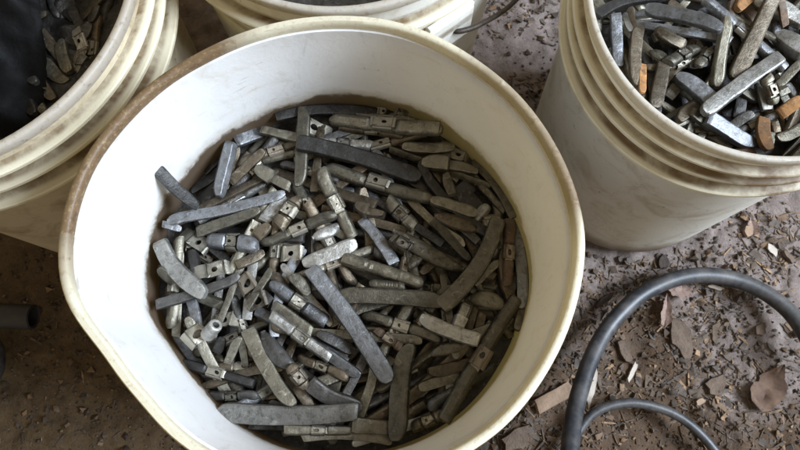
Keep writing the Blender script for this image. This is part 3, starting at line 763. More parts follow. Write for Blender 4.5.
M|leaf|4|242|91|45|0|-110|263|2657|0.47|-0.3|0.06|pale leaf-shaped weight just below the tan rod-like weight
M|bar|1|184|105|58|0|-280|-114|2679|-0.82|-0.3|-0.03|short rounded olive stub left of the top of the long blue-grey bar
M|bar|0|971|126|69|22|69|-414|2687|-0.95|-0.04|-0.05|long straight blue-grey bar running down the middle of the pile
M|clip|0|494|98|61|0|-305|-252|2643|-0.6|-0.12|-0.1|bluish clip weight left of the long blue-grey bar
M|clip|4|518|84|52|0|-274|-498|2676|-0.61|-0.08|0.0|pale spotted clip weight left of the long blue-grey bar, pointed at one end
M|bar|3|294|84|46|0|-30|-531|2616|-0.48|-0.16|-0.14|small dark rounded bar touching the long blue-grey bar
M|plate|1|164|119|42|0|-1005|-479|2664|0.77|-0.16|0.1|holed olive clip beside the round tube end
M|bar|1|639|105|58|-14|-481|-716|2669|-0.99|0.14|-0.11|olive bar curving down to the long bowed bar at the bottom
M|clip|2|198|98|61|0|-276|-771|2725|-0.92|-0.3|-0.12|small brown clip below the broad dark leaf-shaped weight
M|bar|3|395|112|61|-36|-17|-879|2650|-0.4|-0.12|0.24|dark bar left of the foot of the broad upright bar
M|clip|1|1013|112|69|-14|1000|-642|2608|-2.14|0.04|0.09|long clip weight slanting along the lower right wall
M|bar|4|448|105|58|-14|776|-452|2703|-0.39|0.25|-0.07|pale blunt bar at the right, under the end of the big curved bar
M|ridge|1|251|63|50|0|331|-141|2696|-0.1|0.0|-0.25|short thin ridged strip lying on the long level olive bar
M|ridge|1|610|98|78|0|303|-29|2644|-0.32|0.03|-0.13|shiny ridged olive weight above the long level olive bar
M|leaf|1|584|119|59|-22|631|131|2646|-0.51|-0.15|-0.11|large leaf-shaped olive weight under the big curved bar
M|clip|1|167|91|56|0|441|171|2717|-0.53|-0.12|0.15|short clipped stub at the left tip of the large leaf-shaped weight
M|bar|1|364|91|50|0|824|459|2645|-0.29|-0.12|-0.13|olive bar end right of the long slanting weight with a round hole
M|clip|1|850|105|65|-22|261|655|2640|-0.33|0.06|-0.02|long olive clip weight with a round hole, just below the dark slate bar
M|bar|1|630|98|54|-7|-307|932|2658|-1.59|-0.03|-0.03|upright flat olive blade reaching towards the far wall
M|clip|1|861|119|74|-22|310|1127|2658|-0.16|0.15|0.19|long olive weight with two lugs, highest in the pile at the far side
M|bar|1|401|91|50|-22|643|965|2591|0.02|-0.08|0.03|short olive weight with a rising tip, above the stub with a square head
M|bar|1|564|91|50|36|1139|631|2547|-1.02|0.14|0.07|pale olive bar standing along the right wall of the middle bucket
M|clip|5|512|91|56|0|1226|127|2583|-1.66|0.04|-0.1|upright weight with a rusty red middle by the right wall
M|flat|1|271|56|25|0|1059|-27|2611|0.78|-0.12|0.03|thin strip right of the big curved bar
M|leaf|1|262|133|66|0|1063|-225|2602|-0.14|0.1|0.13|fat oval olive weight right of the end of the big curved bar
M|bar|4|535|126|69|-50|-1131|2|2668|-0.79|0.06|0.11|pale grey curved bar nearest the left wall of the middle bucket
M|flat|1|327|56|25|0|-578|-155|2673|1.06|-0.08|-0.17|thin slanting strip between two small holed plates
M|bar|4|422|119|65|0|-82|102|2628|0.4|0.0|0.05|light bluish rounded bar resting on the top of the long blue-grey bar
M|tube|4|149|98|98|0|-856|-438|2726|0.63|0.75|0.06|short pale tube whose round open end faces up, at the lower left
M|bar|4|960|133|73|-29|-338|-1000|2674|-0.0|0.02|0.05|long pale bowed bar, nearest the camera at the bottom of the pile
M|bar|1|659|133|73|-22|455|-870|2627|-1.66|-0.03|0.19|broad upright olive bar at the bottom of the pile, foot on the near wall
M|clip|1|579|105|65|0|-50|486|2655|-1.1|-0.18|-0.0|tall ridged weight with two clip holes, in the upper middle
M|clip|1|286|112|69|0|438|415|2628|-0.8|-0.03|0.25|short clip weight with two dark holes, right of the centre
M|bar|3|955|133|73|29|118|804|2680|-0.29|-0.04|-0.07|long dark slate bar near the top of the pile
M|plate|2|90|63|22|0|288|1265|2581|-0.2|-0.15|0.04|small tan lug on the far weight, left one of two
M|plate|2|99|63|22|0|444|1223|2635|-0.32|0.14|-0.06|small tan lug on the far weight, right one of two
M|block|1|436|119|95|0|802|803|2591|-0.13|-0.08|0.03|stub with a square head near the upper right wall
M|hex|0|444|119|101|0|-898|750|2611|-1.72|0.06|0.02|upright faceted bluish bar at the upper left
M|bar|1|791|126|69|65|931|38|2642|-2.16|0.04|-0.02|big smooth curved olive bar lying on top at the right
M|bar|3|441|91|50|-22|-1175|558|2880|-0.71|-0.78|-0.1|blunt grey bar sticking up against the left wall
R|flat|1|530|64|29|0|3046|1094|2565|0.63|0.12|0.15|half buried medium olive thin strip just right of the bluish bar under the pale blade
R|bar|1|668|91|50|-51|2636|1412|2579|2.27|-0.02|0.48|
R|clip|5|554|72|45|0|3052|1939|2585|1.93|0.0|0.37|
R|clip|2|610|72|45|0|3414|1379|2572|1.58|0.0|-0.66|
R|block|2|226|70|56|0|3920|1237|2563|3.09|0.02|0.26|
R|bar|5|629|81|44|-41|3640|1222|2578|0.57|-0.02|0.32|half buried medium rusty bar below and right of the weight with a keyhole slot
R|clip|1|728|80|50|0|3747|2277|2586|0.77|-0.08|0.55|half buried long olive clip weight above and right of the thick brown-grey bar
R|block|1|225|91|73|0|2959|1695|2566|1.07|-0.12|-0.22|
R|clip|0|521|78|49|0|3453|2682|2566|1.3|-0.04|0.17|
R|clip|1|679|66|41|0|2712|1158|2570|2.5|0.02|-0.18|half buried medium olive clip weight below the thick grey blunt weight
R|bar|0|603|74|41|-57|2936|2770|2572|0.82|0.02|0.18|
R|flat|1|573|60|27|0|2740|2194|2600|0.88|0.04|0.03|half buried medium olive thin strip just above the broad grey blade
R|block|1|209|67|53|0|4003|2404|2579|2.24|0.3|0.59|
R|clip|2|640|68|42|0|3443|1794|2592|2.64|0.08|0.5|
R|bar|1|506|77|42|-43|2257|2069|2571|0.04|0.02|-0.61|
R|bar|0|523|76|42|0|3783|1820|2575|1.84|-0.04|-0.06|medium blue-grey bar above and right of the weight with a keyhole slot
R|clip|3|489|87|54|0|2728|2494|2575|3.13|-0.06|0.12|
R|clip|5|425|67|41|0|2951|920|2577|0.04|0.08|0.39|
R|bar|1|798|74|41|38|3508|2471|2576|1.23|-0.08|-0.06|
R|clip|5|466|78|49|0|2732|1796|2571|0.95|-0.12|-0.03|
R|flat|3|819|59|27|0|2355|2050|2603|0.04|0.02|-0.08|half buried long dark thin strip above and right of the upright blue-grey bar
R|bar|1|686|84|46|67|2073|1500|2585|1.84|0.0|0.13|
R|flat|2|993|52|23|0|3730|2585|2589|2.32|0.02|0.61|
R|clip|1|512|92|57|0|3283|2313|2571|1.43|0.0|-0.5|medium olive clip weight above the long steel-grey weight
R|bar|1|969|78|43|67|3345|1920|2633|2.66|0.08|0.6|half buried long olive bar just right of the thick brown-grey bar
R|bar|2|986|84|46|0|2316|1658|2596|1.62|0.02|-0.45|half buried long brown bar just below the olive-brown blade
R|clip|1|562|75|47|0|3952|1936|2603|1.15|-0.12|0.28|
R|bar|2|676|84|46|0|2635|2300|2605|2.87|-0.08|0.11|medium brown bar above and left of the broad grey blade
R|flat|1|908|69|31|0|3500|1004|2601|0.77|0.04|0.46|long olive thin strip right of the short orange rusted bar
R|clip|5|415|84|52|0|3707|1624|2620|1.46|0.1|0.45|medium rusty clip weight above and right of the weight with a keyhole slot
R|block|2|256|64|51|0|4034|1321|2587|0.75|-0.18|0.21|
R|bar|3|734|90|50|-53|3065|1556|2603|1.54|0.08|-0.07|half buried long dark bar just below and right of the upright grey bar
R|clip|2|413|78|48|0|3441|2447|2609|2.17|0.02|-0.57|
R|leaf|2|589|77|38|0|2938|2856|2593|0.37|0.06|0.09|
R|block|2|182|74|59|0|2793|1082|2597|3.09|0.0|0.04|
R|clip|1|481|93|57|0|3207|2564|2591|0.74|0.06|-0.34|
R|clip|1|428|89|55|0|2273|2316|2602|2.18|0.1|0.5|medium olive clip weight above the upright blue-grey bar
R|block|1|313|81|65|0|2663|930|2603|0.93|0.06|-0.08|
R|bar|1|647|75|41|0|3711|2104|2603|1.39|0.12|0.37|medium olive bar above and right of the thick brown-grey bar
R|block|1|239|87|69|0|3256|1052|2600|1.38|-0.16|-0.11|half buried short olive square-headed stub just right of the short orange rusted bar
R|flat|1|733|47|21|0|3898|2396|2604|1.75|-0.02|0.11|
R|bar|1|639|71|39|58|3104|754|2596|0.16|0.06|-0.1|
R|bar|1|570|83|46|0|2726|1958|2590|0.29|-0.1|0.04|half buried medium olive bar just below the broad grey blade
R|clip|5|407|75|46|0|2856|2776|2609|2.1|0.08|0.62|
R|clip|1|540|69|42|0|2774|2611|2615|1.81|-0.04|0.34|
R|clip|3|443|82|51|0|3432|1526|2601|2.07|0.0|0.11|half buried medium dark clip weight right of the pale blade with a rusty tip
R|leaf|1|640|98|49|0|2019|2072|2606|1.4|-0.06|0.25|
R|clip|3|707|89|55|0|3781|2591|2596|2.13|-0.1|-0.04|
R|clip|1|413|79|49|0|4030|1721|2611|2.23|0.22|-0.1|
R|flat|3|542|51|23|0|2618|1260|2602|0.49|0.12|-0.14|half buried medium dark thin strip just below and left of the thick grey blunt weight
R|flat|2|560|70|31|0|2292|1405|2620|2.01|-0.14|0.25|
R|flat|1|538|69|31|0|3435|1497|2635|0.79|0.26|-0.16|half buried medium olive thin strip right of the pale blade with a rusty tip
R|block|2|283|69|55|0|3900|2129|2607|2.87|-0.28|-0.31|
R|bar|2|563|88|48|53|2382|1099|2600|2.44|-0.04|0.45|
R|bar|5|593|84|46|-48|2537|2487|2618|1.99|-0.1|-0.19|
R|bar|1|545|81|45|46|3082|2492|2613|1.33|-0.06|-0.06|
R|bar|5|508|84|46|-22|2365|2441|2610|1.41|-0.14|0.23|
R|clip|2|457|82|51|0|3150|2614|2633|1.93|0.0|0.13|
R|bar|3|503|83|45|-23|3563|2594|2597|2.11|0.0|0.17|
R|block|1|183|77|62|0|2851|1786|2568|1.95|0.22|-0.4|
R|bar|2|562|72|40|41|2668|1592|2629|0.68|-0.04|-0.3|half buried medium brown bar just above and left of the thick grey blunt weight
R|clip|2|627|77|48|0|3280|1359|2607|1.7|-0.1|-0.17|half buried medium brown clip weight above the short orange rusted bar
R|bar|3|862|82|45|0|2385|1586|2624|1.61|-0.12|-0.08|half buried long dark bar just below and right of the olive-brown blade
R|clip|0|692|83|52|0|3479|2198|2620|1.49|0.16|0.39|long blue-grey clip weight above and right of the thick brown-grey bar
R|ridge|2|546|80|64|0|2251|1556|2614|1.79|-0.18|0.26|half buried medium brown ridged stub just below the olive-brown blade
R|clip|5|623|71|44|0|3022|1860|2659|1.38|0.18|0.05|half buried medium rusty clip weight just above the upright grey bar
R|clip|3|568|68|42|0|3170|1134|2631|0.39|0.24|0.11|half buried medium dark clip weight just above and left of the short orange rusted bar
R|bar|1|743|68|37|0|2215|1981|2636|2.26|0.0|-0.52|half buried long olive bar just above and right of the upright blue-grey bar
R|bar|2|784|81|45|0|2990|787|2615|3.05|-0.06|0.38|
R|bar|1|760|65|36|53|2778|1300|2628|1.09|0.06|0.57|half buried long olive bar just below the thick grey blunt weight
R|clip|1|464|92|57|0|2726|1193|2634|0.49|-0.1|-1.01|half buried medium olive clip weight just below the thick grey blunt weight
R|bar|2|821|76|42|0|3572|1415|2644|1.1|0.08|0.75|long brown bar right of the weight with a keyhole slot
R|bar|0|758|67|37|0|2674|1908|2651|2.88|-0.1|0.04|half buried long blue-grey bar just below the broad grey blade
R|bar|5|780|91|50|0|3087|2353|2641|2.17|0.08|-0.36|long rusty bar above the long steel-grey weight
R|plate|2|185|123|43|0|3745|1375|2585|1.18|-0.12|-0.39|
R|clip|2|628|68|42|0|2651|1634|2656|0.18|-0.04|0.23|half buried medium brown clip weight above and left of the thick grey blunt weight
R|block|3|272|85|68|0|2140|1796|2584|1.31|0.14|-0.13|
R|bar|2|582|85|47|-33|3036|766|2649|2.9|-0.06|-0.38|
R|bar|3|856|64|35|0|3095|1683|2664|0.2|-0.06|0.31|half buried long dark bar just right of the upright grey bar
R|bar|1|717|70|38|0|3516|947|2642|0.74|-0.18|0.25|long olive bar right of the short orange rusted bar
R|bar|3|240|70|38|0|2050|1717|2628|-1.22|-0.3|0.19|
R|bar|3|580|91|50|65|2291|2120|2670|0.24|0.04|-0.1|dark curved bar against the upper left wall of the right-hand bucket
R|flat|4|211|56|25|0|2243|1995|2654|-1.45|0.3|-0.06|thin pale strip beside the upright blue-grey bar
R|leaf|1|180|105|52|0|2460|1677|2676|-0.76|0.21|-0.26|yellowish lump above the brown bar with a rusty foot
R|bar|2|270|119|65|0|2569|1856|2629|-0.35|-0.3|-0.03|dark rounded bar under the broad grey blade
R|clip|1|317|77|48|0|2826|1673|2689|0.79|-0.3|-0.15|clip with a round hole left of the upright grey bar
R|bar|1|209|98|54|0|2599|1459|2604|0.89|0.3|0.02|dull olive bar right of the brown bar with a rusty foot
R|bar|2|313|105|58|0|2649|1226|2670|0.62|-0.16|-0.03|brown bar below the thick grey blunt weight
R|bar|1|174|105|58|0|3141|1383|2617|-0.28|-0.3|0.0|olive stub in the hollow below the pale blade
R|bar|4|427|168|92|0|3466|2101|2646|-0.54|0.08|0.0|fat pale bar across the upper right corner
R|bar|3|218|84|46|0|3067|1171|2603|0.62|0.3|-0.06|dark bar right of the bluish rounded bar
R|bar|1|231|91|50|0|2726|1141|2685|-0.53|-0.3|0.01|olive bar close to the near rim, left of the bluish rounded bar
R|bar|0|435|91|50|0|2148|1841|2645|-1.57|-0.14|-0.01|upright blue-grey bar nearest the left rim of the right-hand bucket
R|bar|2|543|98|54|-14|2283|1683|2672|-1.71|0.06|-0.08|upright olive-brown blade in the right-hand bucket
R|bar|2|399|112|61|0|2422|1414|2697|-1.85|0.02|-0.04|brown bar with a rusty foot near the rim of the right-hand bucket
R|bar|2|254|119|65|0|2684|2086|2621|-0.85|0.19|-0.07|brown bar coming in from the top edge above the broad grey blade
R|clip|1|364|98|61|0|2635|1680|2692|0.6|-0.3|-0.15|grey clip weight just below the broad grey blade
R|bar|0|382|140|77|0|2722|1382|2685|-0.88|0.12|-0.0|thick grey blunt weight left of the foot of the upright grey bar
R|clip|0|834|98|61|0|3138|1868|2694|-0.77|-0.09|-0.22|long steel-grey weight running down from the top edge, with a clip
R|tube|4|292|84|84|0|2801|1925|2735|-1.73|0.75|0.06|bright round tube end under the long steel-grey weight
R|block|1|152|105|84|0|3404|1364|2617|-1.1|-0.19|-0.0|square lump right of the weight with a keyhole slot
R|bar|4|274|182|100|0|3513|1769|2669|-1.22|0.3|0.02|fat pale bar at the right edge with a rusty orange end
R|bar|6|229|98|54|0|3150|2135|2711|0.72|-0.3|0.14|orange stub at the top edge between two long bars
R|bar|1|289|91|50|0|3424|1048|2637|0.48|-0.14|0.11|olive bar at the right edge just above the near rim
R|flat|6|267|56|25|0|2299|1472|2715|-1.72|0.14|-0.05|bright orange rusty strip beside the olive-brown blade
R|bar|0|590|119|65|29|2604|1892|2849|-0.49|0.3|0.04|broad grey blade lying across the right-hand bucket
R|hex|1|572|105|89|-14|2944|1695|2707|-1.78|-0.18|0.14|upright grey bar with a bright edge, centre of the right-hand bucket
R|bar|0|443|126|69|0|2933|1043|2664|-0.48|-0.26|-0.02|bluish rounded bar under the pale blade with a rusty cut tip
R|bar|4|282|91|50|0|3248|1372|2640|-1.5|0.08|0.04|pale round stub left of the weight with a keyhole slot
R|bar|6|194|98|54|0|3398|1235|2722|0.62|0.23|0.05|orange rusty bar at the right edge of the photo
R|bar|2|782|126|69|0|3190|1816|2731|-2.06|-0.1|-0.12|thick brown-grey bar standing at a slant on top
R|bar|4|866|119|65|-7|3038|1400|2745|-2.51|0.1|0.03|pale blade with a rusty cut tip
R|clip|1|227|105|65|0|3265|1374|2718|-1.15|-0.3|-0.05|short weight with a keyhole slot
R|bar|6|260|105|58|-22|3206|1025|2669|-1.56|0.0|-0.03|short orange rusted bar close to the near rim of the right-hand bucket
R|flat|5|222|63|28|0|3456|2042|2731|-1.37|-0.3|0.05|thin reddish strip right of the thick brown-grey bar
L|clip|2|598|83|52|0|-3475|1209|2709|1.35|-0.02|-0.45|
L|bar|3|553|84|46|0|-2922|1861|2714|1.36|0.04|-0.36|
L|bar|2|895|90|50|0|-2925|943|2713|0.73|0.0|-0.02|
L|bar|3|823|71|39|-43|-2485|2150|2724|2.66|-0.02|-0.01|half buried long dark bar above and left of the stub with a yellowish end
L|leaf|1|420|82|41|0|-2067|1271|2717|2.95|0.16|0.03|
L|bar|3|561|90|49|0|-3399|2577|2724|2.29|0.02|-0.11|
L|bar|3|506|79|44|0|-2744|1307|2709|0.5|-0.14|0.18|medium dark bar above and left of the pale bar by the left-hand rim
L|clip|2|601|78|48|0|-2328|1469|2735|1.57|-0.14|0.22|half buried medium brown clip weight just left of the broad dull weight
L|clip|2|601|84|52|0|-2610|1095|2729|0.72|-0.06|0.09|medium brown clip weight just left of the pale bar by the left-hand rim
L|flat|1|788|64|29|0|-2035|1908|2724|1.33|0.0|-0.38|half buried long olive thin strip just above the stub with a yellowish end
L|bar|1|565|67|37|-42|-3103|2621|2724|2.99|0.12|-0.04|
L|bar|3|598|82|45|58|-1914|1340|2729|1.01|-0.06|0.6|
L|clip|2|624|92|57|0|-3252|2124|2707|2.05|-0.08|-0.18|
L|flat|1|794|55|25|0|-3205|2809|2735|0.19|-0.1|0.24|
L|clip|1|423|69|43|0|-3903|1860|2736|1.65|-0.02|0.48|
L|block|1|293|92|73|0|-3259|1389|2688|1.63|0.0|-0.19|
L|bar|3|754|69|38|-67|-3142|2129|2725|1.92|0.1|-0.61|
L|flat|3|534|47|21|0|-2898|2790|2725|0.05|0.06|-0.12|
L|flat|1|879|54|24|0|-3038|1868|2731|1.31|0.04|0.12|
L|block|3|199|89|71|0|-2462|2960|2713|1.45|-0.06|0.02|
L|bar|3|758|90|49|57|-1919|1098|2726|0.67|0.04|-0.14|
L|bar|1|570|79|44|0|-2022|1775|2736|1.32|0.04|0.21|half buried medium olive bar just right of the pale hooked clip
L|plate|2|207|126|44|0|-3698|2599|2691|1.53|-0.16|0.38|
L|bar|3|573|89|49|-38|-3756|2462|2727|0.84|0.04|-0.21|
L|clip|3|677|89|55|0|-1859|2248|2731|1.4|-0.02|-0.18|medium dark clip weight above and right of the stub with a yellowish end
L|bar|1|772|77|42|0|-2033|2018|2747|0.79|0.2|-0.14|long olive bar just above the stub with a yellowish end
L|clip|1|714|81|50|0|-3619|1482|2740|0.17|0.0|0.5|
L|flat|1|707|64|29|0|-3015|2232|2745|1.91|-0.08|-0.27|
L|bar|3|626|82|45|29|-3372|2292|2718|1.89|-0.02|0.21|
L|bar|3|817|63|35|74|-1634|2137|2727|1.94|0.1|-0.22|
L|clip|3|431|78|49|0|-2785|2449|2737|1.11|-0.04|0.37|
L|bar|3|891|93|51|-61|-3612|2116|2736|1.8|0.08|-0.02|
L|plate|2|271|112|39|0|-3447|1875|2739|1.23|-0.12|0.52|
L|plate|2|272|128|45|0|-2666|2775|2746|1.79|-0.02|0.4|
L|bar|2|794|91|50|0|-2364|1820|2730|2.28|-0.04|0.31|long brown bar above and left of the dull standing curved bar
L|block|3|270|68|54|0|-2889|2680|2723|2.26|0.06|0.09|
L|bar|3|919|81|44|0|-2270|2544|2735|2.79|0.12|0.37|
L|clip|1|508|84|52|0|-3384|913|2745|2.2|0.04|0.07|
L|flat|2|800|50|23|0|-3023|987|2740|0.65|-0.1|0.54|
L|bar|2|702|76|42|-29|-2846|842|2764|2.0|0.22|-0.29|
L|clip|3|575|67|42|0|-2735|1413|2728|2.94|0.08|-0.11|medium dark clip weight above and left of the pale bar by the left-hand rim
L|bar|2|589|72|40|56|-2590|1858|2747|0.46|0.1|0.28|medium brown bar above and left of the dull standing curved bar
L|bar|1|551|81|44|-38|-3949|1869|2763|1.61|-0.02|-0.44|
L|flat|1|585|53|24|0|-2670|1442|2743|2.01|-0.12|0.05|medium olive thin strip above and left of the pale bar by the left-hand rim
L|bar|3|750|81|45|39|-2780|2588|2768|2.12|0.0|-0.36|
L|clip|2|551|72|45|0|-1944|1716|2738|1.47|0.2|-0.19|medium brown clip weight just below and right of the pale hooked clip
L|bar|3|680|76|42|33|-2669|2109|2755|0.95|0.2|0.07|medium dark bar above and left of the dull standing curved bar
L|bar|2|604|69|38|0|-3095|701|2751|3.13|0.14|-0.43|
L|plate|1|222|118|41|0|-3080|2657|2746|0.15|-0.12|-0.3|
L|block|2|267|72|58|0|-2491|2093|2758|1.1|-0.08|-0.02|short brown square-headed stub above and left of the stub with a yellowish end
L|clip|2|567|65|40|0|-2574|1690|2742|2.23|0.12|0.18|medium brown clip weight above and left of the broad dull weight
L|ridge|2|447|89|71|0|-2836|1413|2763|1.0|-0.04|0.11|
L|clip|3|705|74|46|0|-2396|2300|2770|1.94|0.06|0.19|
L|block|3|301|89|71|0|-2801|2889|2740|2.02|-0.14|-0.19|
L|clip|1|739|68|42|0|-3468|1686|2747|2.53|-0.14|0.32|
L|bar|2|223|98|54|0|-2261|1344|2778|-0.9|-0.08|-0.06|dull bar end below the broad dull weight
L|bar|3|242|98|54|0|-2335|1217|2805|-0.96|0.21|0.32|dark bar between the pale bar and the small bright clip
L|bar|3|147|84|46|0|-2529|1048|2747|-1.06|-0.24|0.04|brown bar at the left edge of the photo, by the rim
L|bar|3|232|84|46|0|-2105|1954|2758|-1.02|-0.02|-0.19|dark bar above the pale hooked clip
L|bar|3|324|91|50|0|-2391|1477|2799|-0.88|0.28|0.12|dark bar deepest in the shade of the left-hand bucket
L|bar|1|314|91|50|-14|-2139|1623|2778|-1.16|0.1|0.03|dull curved bar standing near the rim of the left-hand bucket
L|bar|4|86|70|38|0|-2025|1605|2757|-1.99|-0.03|-0.0|short pale lump touching the inner rim of the left-hand bucket
L|bar|1|240|112|61|0|-2218|1491|2746|-0.81|-0.1|-0.02|broad dull weight in the middle of the dark left-hand bucket
L|bar|3|144|70|38|0|-1934|1970|2821|-1.89|-0.18|0.14|brown bar end touching the rim above the stub with a yellowish end
L|bar|3|149|91|50|0|-2006|1839|2775|-1.71|-0.1|-0.06|stub with a yellowish round end in the dark left-hand bucket
L|plate|4|170|84|29|0|-2037|1747|2793|-1.22|-0.3|0.18|pale hooked clip near the rim of the dark left-hand bucket
L|clip|1|80|84|52|0|-2220|1147|2852|-1.03|-0.3|-0.09|
L|bar|4|190|84|46|-14|-2458|1144|2745|-0.94|-0.3|0.1|pale bar standing against the near rim of the left-hand bucket"""
GROUPS = {'M': 'wheel weights heaped in the middle bucket', 'R': 'wheel weights heaped in the right-hand bucket', 'L': 'wheel weights heaped in the left-hand bucket'}
def weight_matrix(x, y, z, az, pitch, roll):
    return Matrix.Translation((x, y, z)) @ Matrix.Rotation(az, 4, 'Z') @ Matrix.Rotation(-pitch, 4, 'Y') @ Matrix.Rotation(roll, 4, 'X')
buried = {}
for idx, line in enumerate(TABLE.strip().split('\n')):
    b, kind, mi, L, Wd, T, sag, x, y, z, az, pi_, ro, label = line.split('|')
    L, Wd, T, sag, x, y, z = [int(v) / 1e4 for v in (L, Wd, T, sag, x, y, z)]
    mi = int(mi); rs = random.Random(idx * 17 + 3)
    mw_ = weight_matrix(x, y, z, float(az), float(pi_), float(ro))
    mat = LEAD[mi]  # many left-bucket rows take darker leads, painting its shade in
    steel = STEEL[2] if mi >= 5 else STEEL[rs.choice((0, 0, 0, 2))] if mi not in (0, 4) else STEEL[rs.choice((0, 0, 1))]
    if not label:
        if kind in ('plate', 'tube'): continue
        me = body_mesh(kind, L, Wd, T, sag, rs); me.transform(mw_); buried.setdefault((b, mi), []).append(me); continue
    if kind == 'plate':
        o = link('folded_clip', loose_plate(L, Wd, T, rs), mat if mi == 4 else steel); o.matrix_world = mw_
        tag(o, label, 'clip', GROUPS[b]); continue
    if kind == 'tube':
        o = link('tube_end', lug_tube(L, Wd, T, rs), mat); o.matrix_world = mw_
        tag(o, label, 'tube', GROUPS[b]); continue
    if kind == 'clip':
        root = empty('wheel_weight'); root.matrix_world = mw_
        link('body', body_mesh(kind, L, Wd, T, sag, rs), mat, root)
        link('clip', clip_mesh(L, Wd, T, rs), steel, root)
    else:
        root = link('wheel_weight', body_mesh(kind, L, Wd, T, sag, rs), mat); root.matrix_world = mw_
    tag(root, label, 'wheel weight', GROUPS[b])
# the mass of weights further down, one heap per bucket
for b, (cx, cy, r, z) in {'M': (0, 0, .1395, .251), 'R': (.3077, .1863, .119, .256), 'L': (-.2779, .1823, .130, .283), 'T': (-.003, .3005, .122, .265)}.items():
    bm = bmesh.new(); mats = [LEAD[3]]
    n, k = 28, 64; rings = []
    for i in range(n + 1):
        rr = r * (i / n); ring = []
        for j in range(k):
            a = 2 * pi * j / k; q = Vector((rr * cos(a), rr * sin(a), 0))
            ring.append((cx + q.x * 1.0, cy + q.y * (.95 if b == 'M' else 1), z - .006 + .006 * noise.noise(q * 90) + (.05 * q.y if b == 'M' else 0)))
        rings.append(ring)
    grid_skin(bm, rings, caps=False)
    me0 = from_bm('heap', bm, 30)
    parts = [(me0, 0)]
    for (bb, mi), lst in buried.items():
        if bb == b:
            mats.append(LEAD[mi])
            parts += [(m_, len(mats) - 1) for m_ in lst]
    bm = bmesh.new()
    for m_, s_ in parts:
        f0 = len(bm.faces); bm.from_mesh(m_); bm.faces.ensure_lookup_table()
        for f in bm.faces[f0:]: f.material_index = s_; f.smooth = True
        bpy.data.meshes.remove(m_)
    me = bpy.data.meshes.new('buried_weights'); bm.to_mesh(me); bm.free(); me.set_sharp_from_angle(angle=radians(34))
    o = link('buried_weights', me, None)
    for m_ in mats: me.materials.append(m_)
    nm = {'M': 'middle', 'R': 'right-hand', 'L': 'left-hand', 'T': 'far'}[b]
    tag(o, 'dark mass of weights deep down in the %s bucket' % nm, 'weights', None, 'stuff')

# ------------------------------------------------------------ black sheet added in the left bucket to make its inside dark
def added_crumpled_sheet():
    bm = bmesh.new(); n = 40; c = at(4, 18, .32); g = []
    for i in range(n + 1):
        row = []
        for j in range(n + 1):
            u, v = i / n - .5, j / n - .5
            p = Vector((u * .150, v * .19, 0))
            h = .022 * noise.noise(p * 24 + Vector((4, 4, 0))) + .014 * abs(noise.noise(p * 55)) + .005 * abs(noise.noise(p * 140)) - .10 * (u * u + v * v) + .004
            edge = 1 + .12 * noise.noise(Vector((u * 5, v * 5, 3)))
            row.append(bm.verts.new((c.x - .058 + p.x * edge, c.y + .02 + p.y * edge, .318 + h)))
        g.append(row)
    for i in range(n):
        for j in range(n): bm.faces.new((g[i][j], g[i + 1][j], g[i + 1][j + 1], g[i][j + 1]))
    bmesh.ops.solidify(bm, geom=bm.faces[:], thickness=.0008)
    o = link('darkening_sheet', from_bm('darkening_sheet', bm, 0), simple('darkening_black', (.004, .004, .004), (.008, .007, .006), 30, .6, .5))
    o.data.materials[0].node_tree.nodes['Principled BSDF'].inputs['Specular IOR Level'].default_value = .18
    tag(o, 'crumpled black sheet added over the weights to darken the upper left bucket', 'plastic sheet')
added_crumpled_sheet()

# ------------------------------------------------------------ hoses
def black_rubber(name, base, dust, rough):
    m = M(name)
    c = m.mix(m.ramp(m.noise(40, 6, .7), [(.40, 0.0), (.66, .8)]), base, dust)
    m.set('Base Color', c).set('Roughness', rough).set('Specular IOR Level', .5)
    m.bump(m.noise(500, 4, .6), .25, .0005); return m.m
rub = black_rubber('black_rubber', (.016, .017, .020), (.085, .078, .072), .45)
P_ = [(566, 500, .10), (570, 450, .075), (579, 395, .045), (602, 337, .020), (640, 296, .013), (690, 276, .012), (740, 281, .012), (783, 306, .018), (812, 345, .03), (822, 380, .03)]
tag(link('rubber_hose', tube_mesh('rubber_hose', [at(*p) for p in P_],   .0088, 20), rub), 'thick black rubber hose curving over the dirt at the lower right', 'hose')
P_ = [(560, 470, .008), (578, 432, .008), (598, 411, .009), (632, 403, .009), (668, 411, .008), (698, 432, .008), (722, 462, .008), (740, 500, .008)]
tag(link('rubber_hose', tube_mesh('thin_hose', [at(*p) for p in P_], .0050, 16), rub), 'thin black hose arching inside the loop of the thick one', 'hose')
P_ = [(-60, 313, .045), (-20, 315, .045), (10, 316, .045), (33, 317, .045)]
tag(link('plastic_pipe', tube_mesh('plastic_pipe', [at(*p) for p in P_], .0132, 24, hollow=.74), black_rubber('black_pipe', (.012, .012, .013), (.03, .028, .026), .5)), 'short black pipe with an open end at the left edge of the photo', 'pipe')
P_ = [(-40, 330, .02), (-12, 342, .02), (-5, 360, .02), (-12, 380, .02), (-40, 395, .02)]
tag(link('rubber_hose', tube_mesh('edge_hose', [at(*p) for p in P_], .0100, 16), rub), 'black hose bend just peeking in at the left edge below the pipe', 'hose')

